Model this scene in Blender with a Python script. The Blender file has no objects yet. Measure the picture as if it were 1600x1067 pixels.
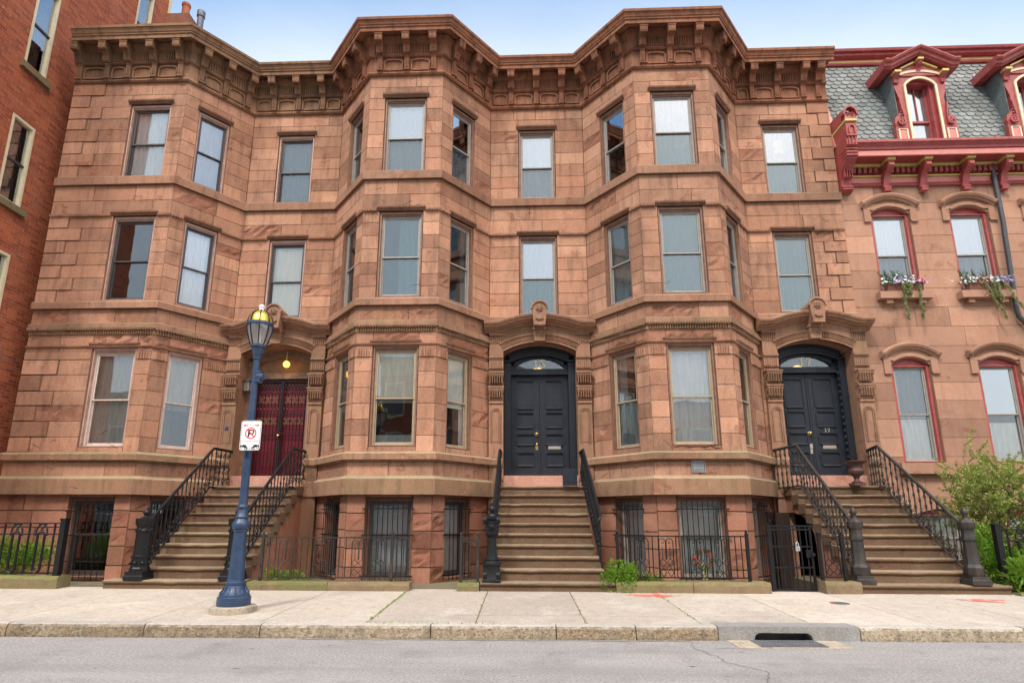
import bpy, bmesh, math, random
from mathutils import Vector, Matrix
R_=math.radians
rnd=random.Random(7)
SC=bpy.context.scene
COL=SC.collection
# ------------------------------------------------------------------ camera
cd=bpy.data.cameras.new('camera'); cam=bpy.data.objects.new('camera',cd); COL.objects.link(cam)
cd.sensor_fit='HORIZONTAL'; cd.sensor_width=36; cd.lens=20.25
cd.shift_x=.0125; cd.shift_y=.04996; cd.clip_start=.05; cd.clip_end=800
cam.matrix_world=Matrix.Translation((0,0,1.35))@Matrix.Rotation(R_(2.2358),4,'Z')@Matrix.Rotation(R_(90+12.4046),4,'X')@Matrix.Rotation(R_(.1228),4,'Z')
SC.camera=cam
# ------------------------------------------------------------------ world, sun, exposure
SUN_EL,SUN_AZ=50,-30          # azimuth measured from straight behind the camera, towards its left
wd=bpy.data.worlds.new('World'); SC.world=wd; wd.use_nodes=True
wn=wd.node_tree; wn.nodes.clear()
sky=wn.nodes.new('ShaderNodeTexSky'); sky.sky_type='NISHITA'; sky.sun_disc=False
sky.sun_elevation=R_(SUN_EL); sky.sun_rotation=R_(180+SUN_AZ); sky.air_density=1.0; sky.dust_density=3.6; sky.ozone_density=1.0
hs=wn.nodes.new('ShaderNodeHueSaturation'); hs.inputs['Saturation'].default_value=1.25; hs.inputs['Hue'].default_value=.49; hs.inputs['Value'].default_value=1.15
bg=wn.nodes.new('ShaderNodeBackground'); bg.inputs[1].default_value=.15
wo=wn.nodes.new('ShaderNodeOutputWorld')
def wnode(ty,**kw):
    x=wn.nodes.new(ty)
    for k,v in kw.items(): setattr(x,k,v)
    return x
tc=wnode('ShaderNodeTexCoord'); sx=wnode('ShaderNodeSeparateXYZ'); wn.links.new(tc.outputs['Generated'],sx.inputs[0])
cn=wnode('ShaderNodeTexNoise'); cn.inputs['Scale'].default_value=2.6; cn.inputs['Detail'].default_value=6; cn.inputs['Roughness'].default_value=.55
mp=wnode('ShaderNodeMapping'); mp.inputs['Scale'].default_value=(1,1,2.5); wn.links.new(tc.outputs['Generated'],mp.inputs[0]); wn.links.new(mp.outputs[0],cn.inputs['Vector'])
ad=wnode('ShaderNodeMath',operation='MULTIPLY_ADD'); ad.inputs[1].default_value=-.07; wn.links.new(cn.outputs[0],ad.inputs[0]); 
m1=wnode('ShaderNodeMath',operation='MULTIPLY'); wn.links.new(sx.outputs[1],m1.inputs[0]); wn.links.new(sx.outputs[1],m1.inputs[1])
m2=wnode('ShaderNodeMath',operation='MULTIPLY_ADD'); wn.links.new(sx.outputs[2],m2.inputs[0]); wn.links.new(sx.outputs[2],m2.inputs[1]); wn.links.new(m1.outputs[0],m2.inputs[2])
m3=wnode('ShaderNodeMath',operation='SQRT'); wn.links.new(m2.outputs[0],m3.inputs[0])
m4=wnode('ShaderNodeMath',operation='DIVIDE'); wn.links.new(sx.outputs[2],m4.inputs[0]); wn.links.new(m3.outputs[0],m4.inputs[1]); wn.links.new(m4.outputs[0],ad.inputs[2])
mr=wnode('ShaderNodeMapRange'); mr.inputs[1].default_value=.735; mr.inputs[2].default_value=.62; mr.inputs[3].default_value=0.; mr.inputs[4].default_value=.85; wn.links.new(ad.outputs[0],mr.inputs[0])
hz=wnode('ShaderNodeMix',data_type='RGBA'); hz.inputs[7].default_value=(3.1,3.35,3.6,1)
wn.links.new(sky.outputs[0],hs.inputs['Color']); wn.links.new(mr.outputs[0],hz.inputs[0]); wn.links.new(hs.outputs[0],hz.inputs[6]); wn.links.new(hz.outputs[2],bg.inputs[0]); wn.links.new(bg.outputs[0],wo.inputs[0])
ld=bpy.data.lights.new('sun','SUN'); ld.energy=1.5; ld.angle=R_(10); ld.color=(1,.95,.88)
sun=bpy.data.objects.new('sun',ld); COL.objects.link(sun)
az=R_(SUN_AZ); sd=Vector((math.sin(az)*math.cos(R_(SUN_EL)),-math.cos(az)*math.cos(R_(SUN_EL)),math.sin(R_(SUN_EL))))
sun.rotation_euler=sd.to_track_quat('Z','Y').to_euler()
vs=SC.view_settings; vs.view_transform='Standard'; vs.look='None'; vs.exposure=1.12; vs.gamma=1; vs.use_curve_mapping=False
# ------------------------------------------------------------------ measured layout (metres)
X2,A,RR,YB,YR=-2.582,.8415,1.0242,11.324,12.547
YD=YR+.4
def SWZ(y): return .14+.03*(y-7.2)
# ------------------------------------------------------------------ materials
MATS={}
class NT:
    def __init__(s,name):
        m=bpy.data.materials.new(name); m.use_nodes=True; s.m=m; s.t=m.node_tree; s.t.nodes.clear()
        s.out=s.n('ShaderNodeOutputMaterial')
    def n(s,ty,ins=None,**kw):
        x=s.t.nodes.new(ty)
        for k,v in kw.items(): setattr(x,k,v)
        for k,v in (ins or {}).items():
            if isinstance(v,bpy.types.NodeSocket): s.t.links.new(v,x.inputs[k])
            else: x.inputs[k].default_value=v
        return x
    def math(s,op,a,b=0.,c=None):
        x=s.t.nodes.new('ShaderNodeMath'); x.operation=op
        for i,v in enumerate([a,b]+([c] if c is not None else [])):
            if isinstance(v,bpy.types.NodeSocket): s.t.links.new(v,x.inputs[i])
            else: x.inputs[i].default_value=v
        return x.outputs[0]
    def mix(s,f,a,b,bl='MIX'):
        x=s.t.nodes.new('ShaderNodeMix'); x.data_type='RGBA'; x.blend_type=bl
        for k,v in ((0,f),(6,a),(7,b)):
            if isinstance(v,bpy.types.NodeSocket): s.t.links.new(v,x.inputs[k])
            else: x.inputs[k].default_value=(tuple(v)+(1,))[:4] if k else v
        return x.outputs[2]
    def noise(s,sc,det=4,rough=.6,vec=None):
        x=s.n('ShaderNodeTexNoise',{'Scale':sc,'Detail':det,'Roughness':rough})
        s.t.links.new(vec if vec else s.pos(),x.inputs['Vector']); return x.outputs[0]
    def pos(s):
        if not hasattr(s,'_p'): s._p=s.n('ShaderNodeNewGeometry').outputs['Position']
        return s._p
    def nz(s):
        g=s.n('ShaderNodeNewGeometry'); x=s.n('ShaderNodeSeparateXYZ',{0:g.outputs['Normal']}); return x.outputs[2]
    def tint(s):
        a=s.n('ShaderNodeAttribute',attribute_name='tint'); x=s.n('ShaderNodeSeparateColor',{0:a.outputs['Color']}); return x.outputs
    def ramp(s,v,lo,hi):
        x=s.n('ShaderNodeMapRange',{0:v,1:lo,2:hi,3:0.,4:1.}); return x.outputs[0]
    def stretch(s,sx,sy,sz):
        return s.n('ShaderNodeMapping',{'Vector':s.pos(),'Scale':(sx,sy,sz)}).outputs[0]
    def bump(s,h,st,dist=.02):
        return s.n('ShaderNodeBump',{'Height':h,'Strength':st,'Distance':dist}).outputs[0]
    def bsdf(s,col,rough=.6,metal=0.,normal=None,spec=.5,**ex):
        b=s.n('ShaderNodeBsdfPrincipled',{'Roughness':rough,'Metallic':metal,'Specular IOR Level':spec})
        if isinstance(col,bpy.types.NodeSocket): s.t.links.new(col,b.inputs['Base Color'])
        else: b.inputs['Base Color'].default_value=tuple(col)[:3]+(1,)
        if normal: s.t.links.new(normal,b.inputs['Normal'])
        for k,v in ex.items(): b.inputs[k.replace('_',' ')].default_value=v
        s.t.links.new(b.outputs[0],s.out.inputs[0]); return b
def stone(name,base,alt,dark,moss=0.,bump=.35,rough=.92,streak=.35,mosscol=(.16,.15,.07),bsc=5,spall=1.,spots=0.,spk=0.,fine_=.5):
    s=NT(name); t=s.tint()
    big=s.noise(.9,5); mid=s.noise(5,6,.65); fine=s.noise(38,5,.7)
    sp=s.ramp(s.noise(2.1,6,.62),.615,.64); fine=s.ramp(fine,.28,.72)
    f=s.math('ADD',s.math('MULTIPLY',t[1],.75),s.math('MULTIPLY',s.math('SUBTRACT',mid,.5),.9))
    c=s.mix(s.ramp(f,0,.9),base,alt)
    c=s.mix(s.math('MULTIPLY',s.math('MAXIMUM',s.ramp(t[2],.3,1),s.math('MULTIPLY',sp,spall)),.6),c,(alt[0]*.78,alt[1]*.66,alt[2]*.66))
    st=s.noise(3,5,.6,s.stretch(2.6,2.6,.35))
    c=s.mix(s.math('MULTIPLY',s.ramp(st,.49,.66),streak*.8),c,dark)
    c=s.mix(s.math('MULTIPLY',s.ramp(big,.50,.66),streak*.6),c,dark)
    pale=s.noise(1.7,5,.7)
    c=s.mix(s.math('MULTIPLY',s.ramp(pale,.52,.66),.32),c,(min(1,base[0]*1.25),base[1]*1.35,base[2]*1.4))
    if spk:
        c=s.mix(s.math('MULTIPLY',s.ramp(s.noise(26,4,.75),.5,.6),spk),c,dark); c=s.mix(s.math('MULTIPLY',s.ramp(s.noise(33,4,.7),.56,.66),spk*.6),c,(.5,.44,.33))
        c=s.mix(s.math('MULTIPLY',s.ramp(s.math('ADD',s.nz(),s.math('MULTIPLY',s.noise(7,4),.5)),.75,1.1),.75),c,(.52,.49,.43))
    if spots: c=s.mix(s.math('MULTIPLY',s.ramp(s.noise(15,2,.4),.68,.71),spots),c,dark); c=s.mix(s.math('MULTIPLY',s.ramp(s.noise(5,5,.75),.56,.7),spots*.6),c,dark)
    if moss:
        mn=s.noise(2.3,5,.65)
        up=s.ramp(s.nz(),-.2,.7)
        k=s.math('MULTIPLY',s.math('ADD',s.math('MULTIPLY',s.ramp(mn,.38,.66),.6),s.math('MULTIPLY',up,s.ramp(mn,.3,.5))),moss)
        k=s.math('MULTIPLY',k,s.math('ADD',.25,s.math('MULTIPLY',s.ramp(t[1],.3,.62),1.15)))
        k=s.n('ShaderNodeClamp',{0:k}).outputs[0]
        c=s.mix(k,c,mosscol); c=s.mix(s.math('MULTIPLY',s.ramp(s.nz(),.35,.9),min(.45,moss*1.1)),c,(.37,.34,.22) if moss<.7 else mosscol)
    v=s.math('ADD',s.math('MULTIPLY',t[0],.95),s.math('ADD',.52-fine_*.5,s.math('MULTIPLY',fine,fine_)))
    x=s.n('ShaderNodeVectorMath',{0:c},operation='SCALE'); s.t.links.new(v,x.inputs['Scale'])
    h=s.math('ADD',s.math('MULTIPLY',fine,.35),s.math('ADD',s.math('MULTIPLY',mid if bsc==5 else s.noise(bsc,5,.7),.5),s.math('MULTIPLY',s.math('MULTIPLY',t[2],s.noise(17,6,.7)),.9)))
    if spall: h=s.math('ADD',h,s.math('MULTIPLY',sp,s.math('SUBTRACT',s.math('MULTIPLY',s.noise(15,5,.7),.9),1.0)))
    s.bsdf(x.outputs[0],rough,normal=s.bump(h,bump,.03),spec=.25); MATS[name]=s.m; return s.m
def paint(name,col,rough=.45,metal=0.,var=.25,bump=.08,spec=.5,dust=None,sc=9):
    s=NT(name); n1=s.noise(sc,5); n2=s.noise(70,3)
    c=s.mix(s.ramp(n1,.3,.75),[k*(1-var) for k in col],[min(1,k*(1+var)) for k in col])
    if dust: c=s.mix(s.math('MULTIPLY',s.ramp(s.noise(3.1,6,.7),.5,.72),.55),c,dust)
    s.bsdf(c,rough,metal,s.bump(s.math('ADD',n2,n1),bump,.01),spec); MATS[name]=s.m; return s.m
def glass(name,refl,tintc=(.8,.86,.85),wob=.05,rough=.0):
    s=NT(name)
    nn=s.noise(1.3,2,.4); nv=s.bump(nn,wob,.07)
    g=s.n('ShaderNodeBsdfGlossy',{'Color':(.93,.97,1,1),'Roughness':rough,'Normal':nv})
    tr=s.n('ShaderNodeBsdfTransparent',{'Color':tuple(tintc)+(1,)})
    fr=s.n('ShaderNodeLayerWeight',{'Blend':.25}).outputs['Fresnel']
    f=s.math('MINIMUM',s.math('ADD',refl,s.math('MULTIPLY',fr,.8)),.95)
    m=s.n('ShaderNodeMixShader',{0:f,1:tr.outputs[0],2:g.outputs[0]})
    s.t.links.new(m.outputs[0],s.out.inputs[0]); MATS[name]=s.m; return s.m
def cloth(name,col,tr=.35,sc=30):
    s=NT(name); t=s.noise(4,4,.6,s.stretch(6,6,.6)); f=s.noise(60,3)
    c=s.mix(s.ramp(t,.3,.7),[k*.78 for k in col],col); c=s.mix(s.math('MULTIPLY',f,.2),c,[k*.7 for k in col])
    d=s.n('ShaderNodeBsdfDiffuse',{0:c}); l=s.n('ShaderNodeBsdfTranslucent',{0:c})
    m=s.n('ShaderNodeMixShader',{0:tr,1:d.outputs[0],2:l.outputs[0]}); s.t.links.new(m.outputs[0],s.out.inputs[0]); MATS[name]=s.m
def leafm(name,a,b,tr=.35):
    s=NT(name); t=s.tint(); c=s.mix(t[0],a,b); c=s.mix(s.math('MULTIPLY',t[1],.6),c,(b[0]*1.2,b[1],b[2]*.5))
    d=s.n('ShaderNodeBsdfPrincipled',{'Base Color':c,'Roughness':.5,'Specular IOR Level':.35}); l=s.n('ShaderNodeBsdfTranslucent',{0:c})
    m=s.n('ShaderNodeMixShader',{0:tr,1:d.outputs[0],2:l.outputs[0]}); s.t.links.new(m.outputs[0],s.out.inputs[0]); MATS[name]=s.m
def emis(name,col,st):
    s=NT(name); e=s.n('ShaderNodeEmission',{0:tuple(col)+(1,),1:st}); s.t.links.new(e.outputs[0],s.out.inputs[0]); MATS[name]=s.m
def brick(name,axis,a,b,mortar,sc=1.):
    s=NT(name); p=s.n('ShaderNodeSeparateXYZ',{0:s.pos()}).outputs
    v=s.n('ShaderNodeCombineXYZ',{0:p[1] if axis=='y' else p[0],1:p[2],2:0.}).outputs[0]
    bt=s.n('ShaderNodeTexBrick',{'Vector':v,'Color1':tuple(a)+(1,),'Color2':tuple(b)+(1,),'Mortar':tuple(mortar)+(1,),'Scale':sc,'Mortar Size':.0045,'Mortar Smooth':.3,'Bias':0.,'Brick Width':.21,'Row Height':.071})
    big=s.noise(.55,5,.65); c=s.mix(s.math('MULTIPLY',s.ramp(big,.42,.7),.5),bt.outputs[0],(a[0]*.55,a[1]*.5,a[2]*.55))
    c=s.mix(s.math('MULTIPLY',s.ramp(s.noise(1.1,6,.75),.52,.72),.3),c,(.45,.24,.15))
    c=s.mix(s.math('MULTIPLY',s.ramp(s.noise(16,3),.62,.72),.35),c,(.5,.42,.36))
    h=s.math('ADD',s.math('MULTIPLY',bt.outputs[1],-1.),s.math('MULTIPLY',s.noise(30,4),.5))
    s.bsdf(c,.9,normal=s.bump(h,.5,.012),spec=.2); MATS[name]=s.m
stone('brownstone',(.425,.233,.147),(.325,.148,.090),(.15,.085,.06),moss=.10,streak=.62,bump=.45)
stone('brownstone_band',(.325,.185,.112),(.28,.137,.085),(.11,.072,.045),moss=.38,streak=.6)
stone('sill_stone',(.33,.185,.118),(.27,.130,.083),(.12,.072,.047),moss=.14,streak=.5)
stone('portal_stone',(.32,.175,.112),(.26,.125,.08),(.11,.068,.045),moss=.3,streak=.55)
stone('mossy_stone',(.23,.165,.10),(.17,.115,.07),(.10,.075,.045),moss=.8,mosscol=(.15,.15,.055))
stone('basement_stone',(.33,.155,.10),(.26,.11,.07),(.13,.065,.04),moss=.15,bump=.5)
stone('step_stone',(.158,.092,.056),(.128,.072,.045),(.11,.07,.045),moss=.35,mosscol=(.17,.14,.075))
stone('threshold_stone',(.46,.25,.19),(.4,.2,.14),(.28,.16,.12),streak=.3)
stone('pink_stone',(.375,.212,.142),(.315,.165,.107),(.2,.115,.08),moss=.06,streak=.4,fine_=.2)
stone('cornice_grey',(.25,.14,.078),(.20,.10,.055),(.07,.05,.035),streak=.75,bump=.2,spall=0.)
stone('cornice_rust',(.29,.128,.071),(.23,.09,.048),(.075,.042,.03),streak=.8,bump=.2,spall=0.)
stone('granite',(.40,.33,.23),(.27,.19,.105),(.12,.10,.075),bump=1.,streak=.6,bsc=30,spall=0.,spk=.75)
stone('granite_grey',(.29,.282,.262),(.235,.228,.21),(.16,.15,.13),bump=.5,streak=.4)
stone('sidewalk_concrete',(.46,.405,.325),(.37,.33,.268),(.27,.235,.195),streak=.45,bump=.3,spall=0.,spots=.6)
stone('foot_concrete',(.50,.43,.32),(.42,.35,.25),(.2,.17,.12),bump=.9,streak=.5)
stone('pale_stone',(.42,.38,.31),(.36,.33,.27),(.22,.2,.17))
stone('soil',(.10,.075,.05),(.07,.05,.035),(.04,.03,.02),moss=.3,bump=1)
stone('slate',(.21,.232,.222),(.155,.175,.172),(.10,.11,.11),spall=0.,moss=.1,streak=.25,bump=.15,rough=.65,mosscol=(.28,.24,.15))
brick('red_brick','y',(.44,.118,.046),(.23,.053,.026),(.34,.2,.14))
brick('far_brick','x',(.33,.09,.045),(.24,.06,.03),(.3,.2,.14))
paint('iron',(.006,.0065,.008),.45,.0,dust=(.014,.014,.015),spec=.35)
paint('worn_iron',(.030,.026,.023),.5,.1,dust=(.11,.085,.065),spec=.4)
paint('blue_paint',(.026,.052,.105),.4,.1,var=.25,dust=(.06,.08,.115))
paint('gold',(.62,.43,.08),.32,.75,var=.15)
paint('gilt',(.36,.25,.12),.4,.5,var=.25)
paint('brass',(.7,.5,.16),.3,.9)
paint('white_paint',(.72,.72,.7),.5,var=.06)
paint('frame_grey',(.30,.27,.235),.5,var=.12)
paint('frame_brown',(.20,.10,.062),.6,var=.3)
paint('frame_pink',(.36,.22,.17),.6,var=.2,dust=(.5,.42,.38))
paint('pale_pink',(.56,.45,.39),.6,var=.15,dust=(.4,.26,.2))
paint('plaster',(.25,.135,.07),.85,var=.25,sc=4)
paint('frame_dark',(.055,.045,.042),.5)
paint('tan_trim',(.36,.28,.185),.5,var=.12)
paint('cream_trim',(.62,.55,.36),.5,var=.1)
paint('yellow_trim',(.55,.44,.13),.5,var=.12)
paint('red_paint',(.31,.055,.05),.5,var=.25,dust=(.36,.12,.10))
paint('pink_paint',(.55,.19,.155),.45,var=.1)
paint('door_red',(.12,.005,.012),.35,var=.2)
paint('black_paint',(.018,.0225,.030),.4,var=.25,dust=(.03,.035,.043),spec=.3)
paint('door_wood',(.20,.12,.075),.6,var=.3)
paint('lead',(.13,.14,.16),.5,.3)
paint('shadow_brown',(.03,.018,.014),.5)  # near-black paint that carries the shade behind the iron gate
paint('crack_dark',(.05,.024,.017),.95,bump=0)
paint('number_cream',(.88,.82,.58),.5,var=.05)
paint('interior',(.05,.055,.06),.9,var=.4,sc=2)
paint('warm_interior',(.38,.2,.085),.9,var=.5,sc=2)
paint('plaque',(.15,.16,.17),.45,.5)
paint('plaque_text',(.42,.43,.44),.45,.4)
paint('asphalt_patch',(.12,.115,.11),.9)
paint('paint_red_mark',(.75,.16,.12),.8)
paint('paint_blue_mark',(.35,.5,.65),.8)
paint('sign_white',(.82,.82,.8),.4,var=.02,bump=0)
paint('sign_red',(.65,.02,.03),.4,var=.02,bump=0)
paint('sign_black',(.015,.015,.015),.4,var=.02,bump=0)
paint('terracotta',(.38,.12,.055),.8)
paint('planter_brown',(.17,.07,.04),.8)
paint('pipe_dark',(.05,.052,.058),.5,.2,dust=(.09,.09,.09))
paint('grate_iron',(.17,.175,.18),.6,.2)
paint('urn_iron',(.10,.05,.042),.6,.3,dust=(.16,.08,.06))
paint('bark',(.12,.085,.055),.9,bump=.6,sc=30)
paint('paper',(.75,.62,.42),.8,var=.1)
paint('copper_green',(.13,.16,.15),.6,var=.3)
glass('glass_sky',.31,(.95,.97,.97),.05)
glass('glass_screen',.10,(.77,.80,.80),.09,.02)
glass('glass_teal',.12,(.80,.88,.87),.07)
glass('glass_dark',.035,(.85,.9,.92),.05)
glass('glass_clear',.085,(.98,.99,.985),.04)
def frosted(name):
    s=NT(name); t=s.n('ShaderNodeBsdfTransparent',{'Color':(.9,.9,.88,1)}); d=s.n('ShaderNodeBsdfTranslucent',{'Color':(.8,.8,.76,1)}); e=s.n('ShaderNodeBsdfDiffuse',{'Color':(.7,.7,.67,1)}); g=s.n('ShaderNodeBsdfGlossy',{'Color':(1,1,1,1),'Roughness':.08})
    a=s.n('ShaderNodeMixShader',{0:.5,1:d.outputs[0],2:e.outputs[0]}); b=s.n('ShaderNodeMixShader',{0:.34,1:t.outputs[0],2:a.outputs[0]}); c=s.n('ShaderNodeMixShader',{0:.10,1:b.outputs[0],2:g.outputs[0]})
    s.t.links.new(c.outputs[0],s.out.inputs[0]); MATS[name]=s.m
frosted('lantern_glass')
cloth('curtain',(.78,.79,.77),.12); cloth('sheer',(.62,.65,.66),.15); cloth('shade_cream',(.82,.79,.67),.05); cloth('shade_grey',(.74,.77,.70),.05); cloth('lace',(.5,.46,.40),.2); cloth('teal_cloth',(.3,.42,.41))
leafm('leaf_bright',(.10,.24,.02),(.20,.36,.04)); leafm('leaf_spring',(.23,.33,.07),(.40,.48,.15)); leafm('litter',(.10,.07,.04),(.35,.28,.16),.1); leafm('leaf_ivy',(.14,.20,.06),(.42,.46,.28)); leafm('leaf_dark',(.05,.11,.03),(.11,.19,.05))
for nm,c in (('flower_white',(.8,.8,.78)),('flower_violet',(.33,.2,.5)),('flower_pink',(.7,.08,.25)),('flower_rose',(.75,.3,.3)),('flower_blue',(.2,.28,.45))): paint(nm,c,.7,var=.2)
emis('lamp_glow',(1,.5,.1),1.6); emis('reflect_glow',(1,.55,.15),1.6)
def asphalt():
    s=NT('asphalt'); a=s.noise(140,3,.8); b=s.noise(.5,5); st=s.noise(.8,5,.6,s.stretch(.25,1.6,1))
    vo=s.n('ShaderNodeTexVoronoi',{'Scale':70.,'Vector':s.pos()}).outputs['Distance']
    g2=s.noise(38,4,.75); a=s.math('ADD',s.math('MULTIPLY',a,.45),s.math('MULTIPLY',g2,.55))
    c=s.mix(s.ramp(a,.38,.62),(.12,.113,.102),(.44,.425,.39)); c=s.mix(s.math('MULTIPLY',s.ramp(b,.45,.7),.35),c,(.24,.23,.215))
    c=s.mix(s.math('MULTIPLY',s.ramp(st,.5,.7),.3),c,(.41,.395,.37)); c=s.mix(s.math('MULTIPLY',s.ramp(s.noise(1.3,6,.7),.5,.66),.5),c,(.17,.162,.152)); c=s.mix(s.math('MULTIPLY',s.ramp(s.noise(1.1,4,.6,s.stretch(.12,1.5,1)),.5,.66),.45),c,(.2,.19,.18)); c=s.mix(s.math('MULTIPLY',s.ramp(s.noise(2.4,4,.6,s.stretch(.5,1.4,1)),.66,.72),.55),c,(.16,.155,.15))
    c=s.mix(s.math('MULTIPLY',s.ramp(s.noise(9,2,.4,s.stretch(.6,1.6,1)),.72,.75),.8),c,(.09,.085,.08))
    s.bsdf(c,.85,normal=s.bump(s.math('ADD',a,vo),.5,.008),spec=.3); MATS['asphalt']=s.m
asphalt()
# ------------------------------------------------------------------ mesh builder
ORI={}
T0=(.5,.5,0.)
def tn(v=.125,h=.28,rock=0.): return (max(0.05,min(1,rnd.gauss(.5,v))),max(0,min(1,rnd.gauss(.45,h))),rock)
class Fr:
    """local frame of a wall face: u along it, n out of it, z up"""
    def __init__(s,P,Q):
        s.P=Vector((P[0],P[1])); d=Vector((Q[0],Q[1]))-s.P; s.L=d.length; s.D=d/s.L; s.N=Vector((s.D.y,-s.D.x))
    def __call__(s,u,n,z):
        p=s.P+s.D*u+s.N*n; return Vector((p.x,p.y,z))
    def sub(s,u0,n0,z0):
        return lambda u,n,z:s(u0+u,n0+n,z0+z)
    @property
    def ang(s): return math.atan2(s.D.y,s.D.x)
W0=lambda x,y,z:Vector((x,y,z))
FW=Fr((0,0),(1,0))
def at(x,y,z=0.,rot=0.):
    """frame for a free-standing thing: u=right, n=towards the street"""
    c,s=math.cos(rot),math.sin(rot)
    return lambda u,n,zz:Vector((x+u*c+n*s,y+u*s-n*c,z+zz))
class MB:
    def __init__(s): s.v=[];s.f=[];s.t=[];s.m=[]
    def add(s,vs,fs,t=T0,m=0):
        b=len(s.v); s.v+=vs
        for f in fs: s.f.append(tuple(b+i for i in f)); s.t.append(t); s.m.append(m)
    def quad(s,a,b,c,d,t=T0,m=0): s.add([a,b,c,d],[(0,1,2,3)],t,m)
    def box(s,F,u0,u1,n0,n1,z0,z1,t=T0,m=0):
        s.add([F(u,n,z) for z in (z0,z1) for n in (n0,n1) for u in (u0,u1)],[(0,1,3,2),(4,6,7,5),(0,4,5,1),(2,3,7,6),(0,2,6,4),(1,5,7,3)],t,m)
    def ext(s,F,poly,n0,n1,t=T0,m=0):
        k=len(poly); s.add([F(u,n0,z) for u,z in poly]+[F(u,n1,z) for u,z in poly],[tuple(range(k)),tuple(range(2*k-1,k-1,-1))]+[(i,(i+1)%k,k+(i+1)%k,k+i) for i in range(k)],t,m)
    def pro(s,F,prof,u0,u1,t=T0,m=0):
        k=len(prof); s.add([F(u0,n,z) for n,z in prof]+[F(u1,n,z) for n,z in prof],[tuple(range(k)),tuple(range(2*k-1,k-1,-1))]+[(i,(i+1)%k,k+(i+1)%k,k+i) for i in range(k)],t,m)
    def strip(s,F,pts,w0,w1,n0,n1,t=T0,m=0):
        """band along a curve in the u,z plane: offset from w0 to w1 on the left side, n0..n1 thick"""
        k=len(pts); vs=[]
        for i,(u,z) in enumerate(pts):
            a=pts[max(0,i-1)]; b=pts[min(k-1,i+1)]; d=Vector((b[0]-a[0],b[1]-a[1])); d.normalize(); nx,nz=-d.y,d.x
            for w,n in ((w0,n0),(w1,n0),(w1,n1),(w0,n1)): vs.append(F(u+nx*w,n,z+nz*w))
        fs=[(0,1,2,3),(4*k-1,4*k-2,4*k-3,4*k-4)]
        for i in range(k-1):
            for j in range(4): fs.append((4*i+j,4*i+(j+1)%4,4*i+4+(j+1)%4,4*i+4+j))
        s.add(vs,fs,t,m)
    def prostrip(s,F,pts,prof,t=T0,m=0):
        """sweep a profile [(offset above the curve, n)] along a curve in the u,z plane"""
        k=len(pts); q=len(prof); vs=[]
        for i,(u,z) in enumerate(pts):
            a=pts[max(0,i-1)]; b=pts[min(k-1,i+1)]; d=Vector((b[0]-a[0],b[1]-a[1])); d.normalize()
            for w,n in prof: vs.append(F(u-d.y*w,n,z+d.x*w))
        fs=[tuple(range(q)),tuple(range(q*k-1,q*k-q-1,-1))]
        for i in range(k-1):
            for j in range(q): fs.append((q*i+j,q*i+(j+1)%q,q*i+q+(j+1)%q,q*i+q+j))
        s.add(vs,fs,t,m)
    def lathe(s,c,prof,seg=20,t=T0,m=0,F=None,flute=0,fd=.0,sq=None):
        F=F or W0; vs=[]; k=len(prof)
        for r,z in prof:
            for i in range(seg):
                a=2*math.pi*(i+.5)/seg; rr=r*(1-(fd if flute and i%2 else 0))
                vs.append(F(c[0]+rr*math.cos(a),c[1]+rr*math.sin(a),c[2]+z))
        fs=[(i*seg+j,i*seg+(j+1)%seg,(i+1)*seg+(j+1)%seg,(i+1)*seg+j) for i in range(k-1) for j in range(seg)]
        fs+=[tuple(range(seg-1,-1,-1)),tuple((k-1)*seg+j for j in range(seg))]; s.add(vs,fs,t,m)
    def tube(s,pts,r,seg=6,t=T0,m=0):
        pts=[Vector(p) for p in pts]; k=len(pts); vs=[]; rs=r if isinstance(r,(list,tuple)) else [r]*k
        prev=None
        for i,p in enumerate(pts):
            d=(pts[min(k-1,i+1)]-pts[max(0,i-1)]).normalized()
            up=prev if prev else (Vector((0,0,1)) if abs(d.z)<.9 else Vector((0,1,0)))
            x=d.cross(up); x=x.normalized() if x.length>1e-6 else d.orthogonal().normalized(); y=x.cross(d).normalized(); prev=y
            for j in range(seg):
                a=2*math.pi*(j+.5)/seg; vs.append(p+x*(rs[i]*math.cos(a))+y*(rs[i]*math.sin(a)))
        fs=[(i*seg+j,i*seg+(j+1)%seg,(i+1)*seg+(j+1)%seg,(i+1)*seg+j) for i in range(k-1) for j in range(seg)]
        fs+=[tuple(range(seg-1,-1,-1)),tuple((k-1)*seg+j for j in range(seg))]; s.add(vs,fs,t,m)
    def ball(s,c,r,seg=12,rings=7,t=T0,m=0,sq=1.):
        s.lathe(c,[(r*math.sin(math.pi*i/rings)+1e-4,-r*sq*math.cos(math.pi*i/rings)) for i in range(rings+1)],seg,t,m)
    def leaf(s,p,d,up,l,w,t,m=0):
        sd=d.cross(up).normalized()*w*.5; mid=p+d*l*.5+up*l*.06
        s.add([p,mid-sd,p+d*l,mid+sd],[(0,1,2,3)],t,m)
    def build(s,name,mats,parent=None,label=None,smooth=None,bev=0.):
        mats=mats if isinstance(mats,(list,tuple)) else [mats]
        me=bpy.data.meshes.new(name); o=bpy.data.objects.new(name,me); COL.objects.link(o)
        org=Vector((0,0,0))
        if parent is not None: org=ORI[parent]; o.parent=parent
        ORI[o]=org
        me.from_pydata([tuple(v-org) for v in s.v],[],s.f)
        for m in mats: me.materials.append(MATS[m])
        if any(s.m): me.polygons.foreach_set('material_index',s.m)
        bm=bmesh.new(); bm.from_mesh(me); bmesh.ops.recalc_face_normals(bm,faces=bm.faces)
        if bev: bmesh.ops.bevel(bm,geom=[e for e in bm.edges if e.is_manifold and e.calc_face_angle(0)>.6],offset=bev,segments=1,affect='EDGES',clamp_overlap=True)
        else:
            pass
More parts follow.
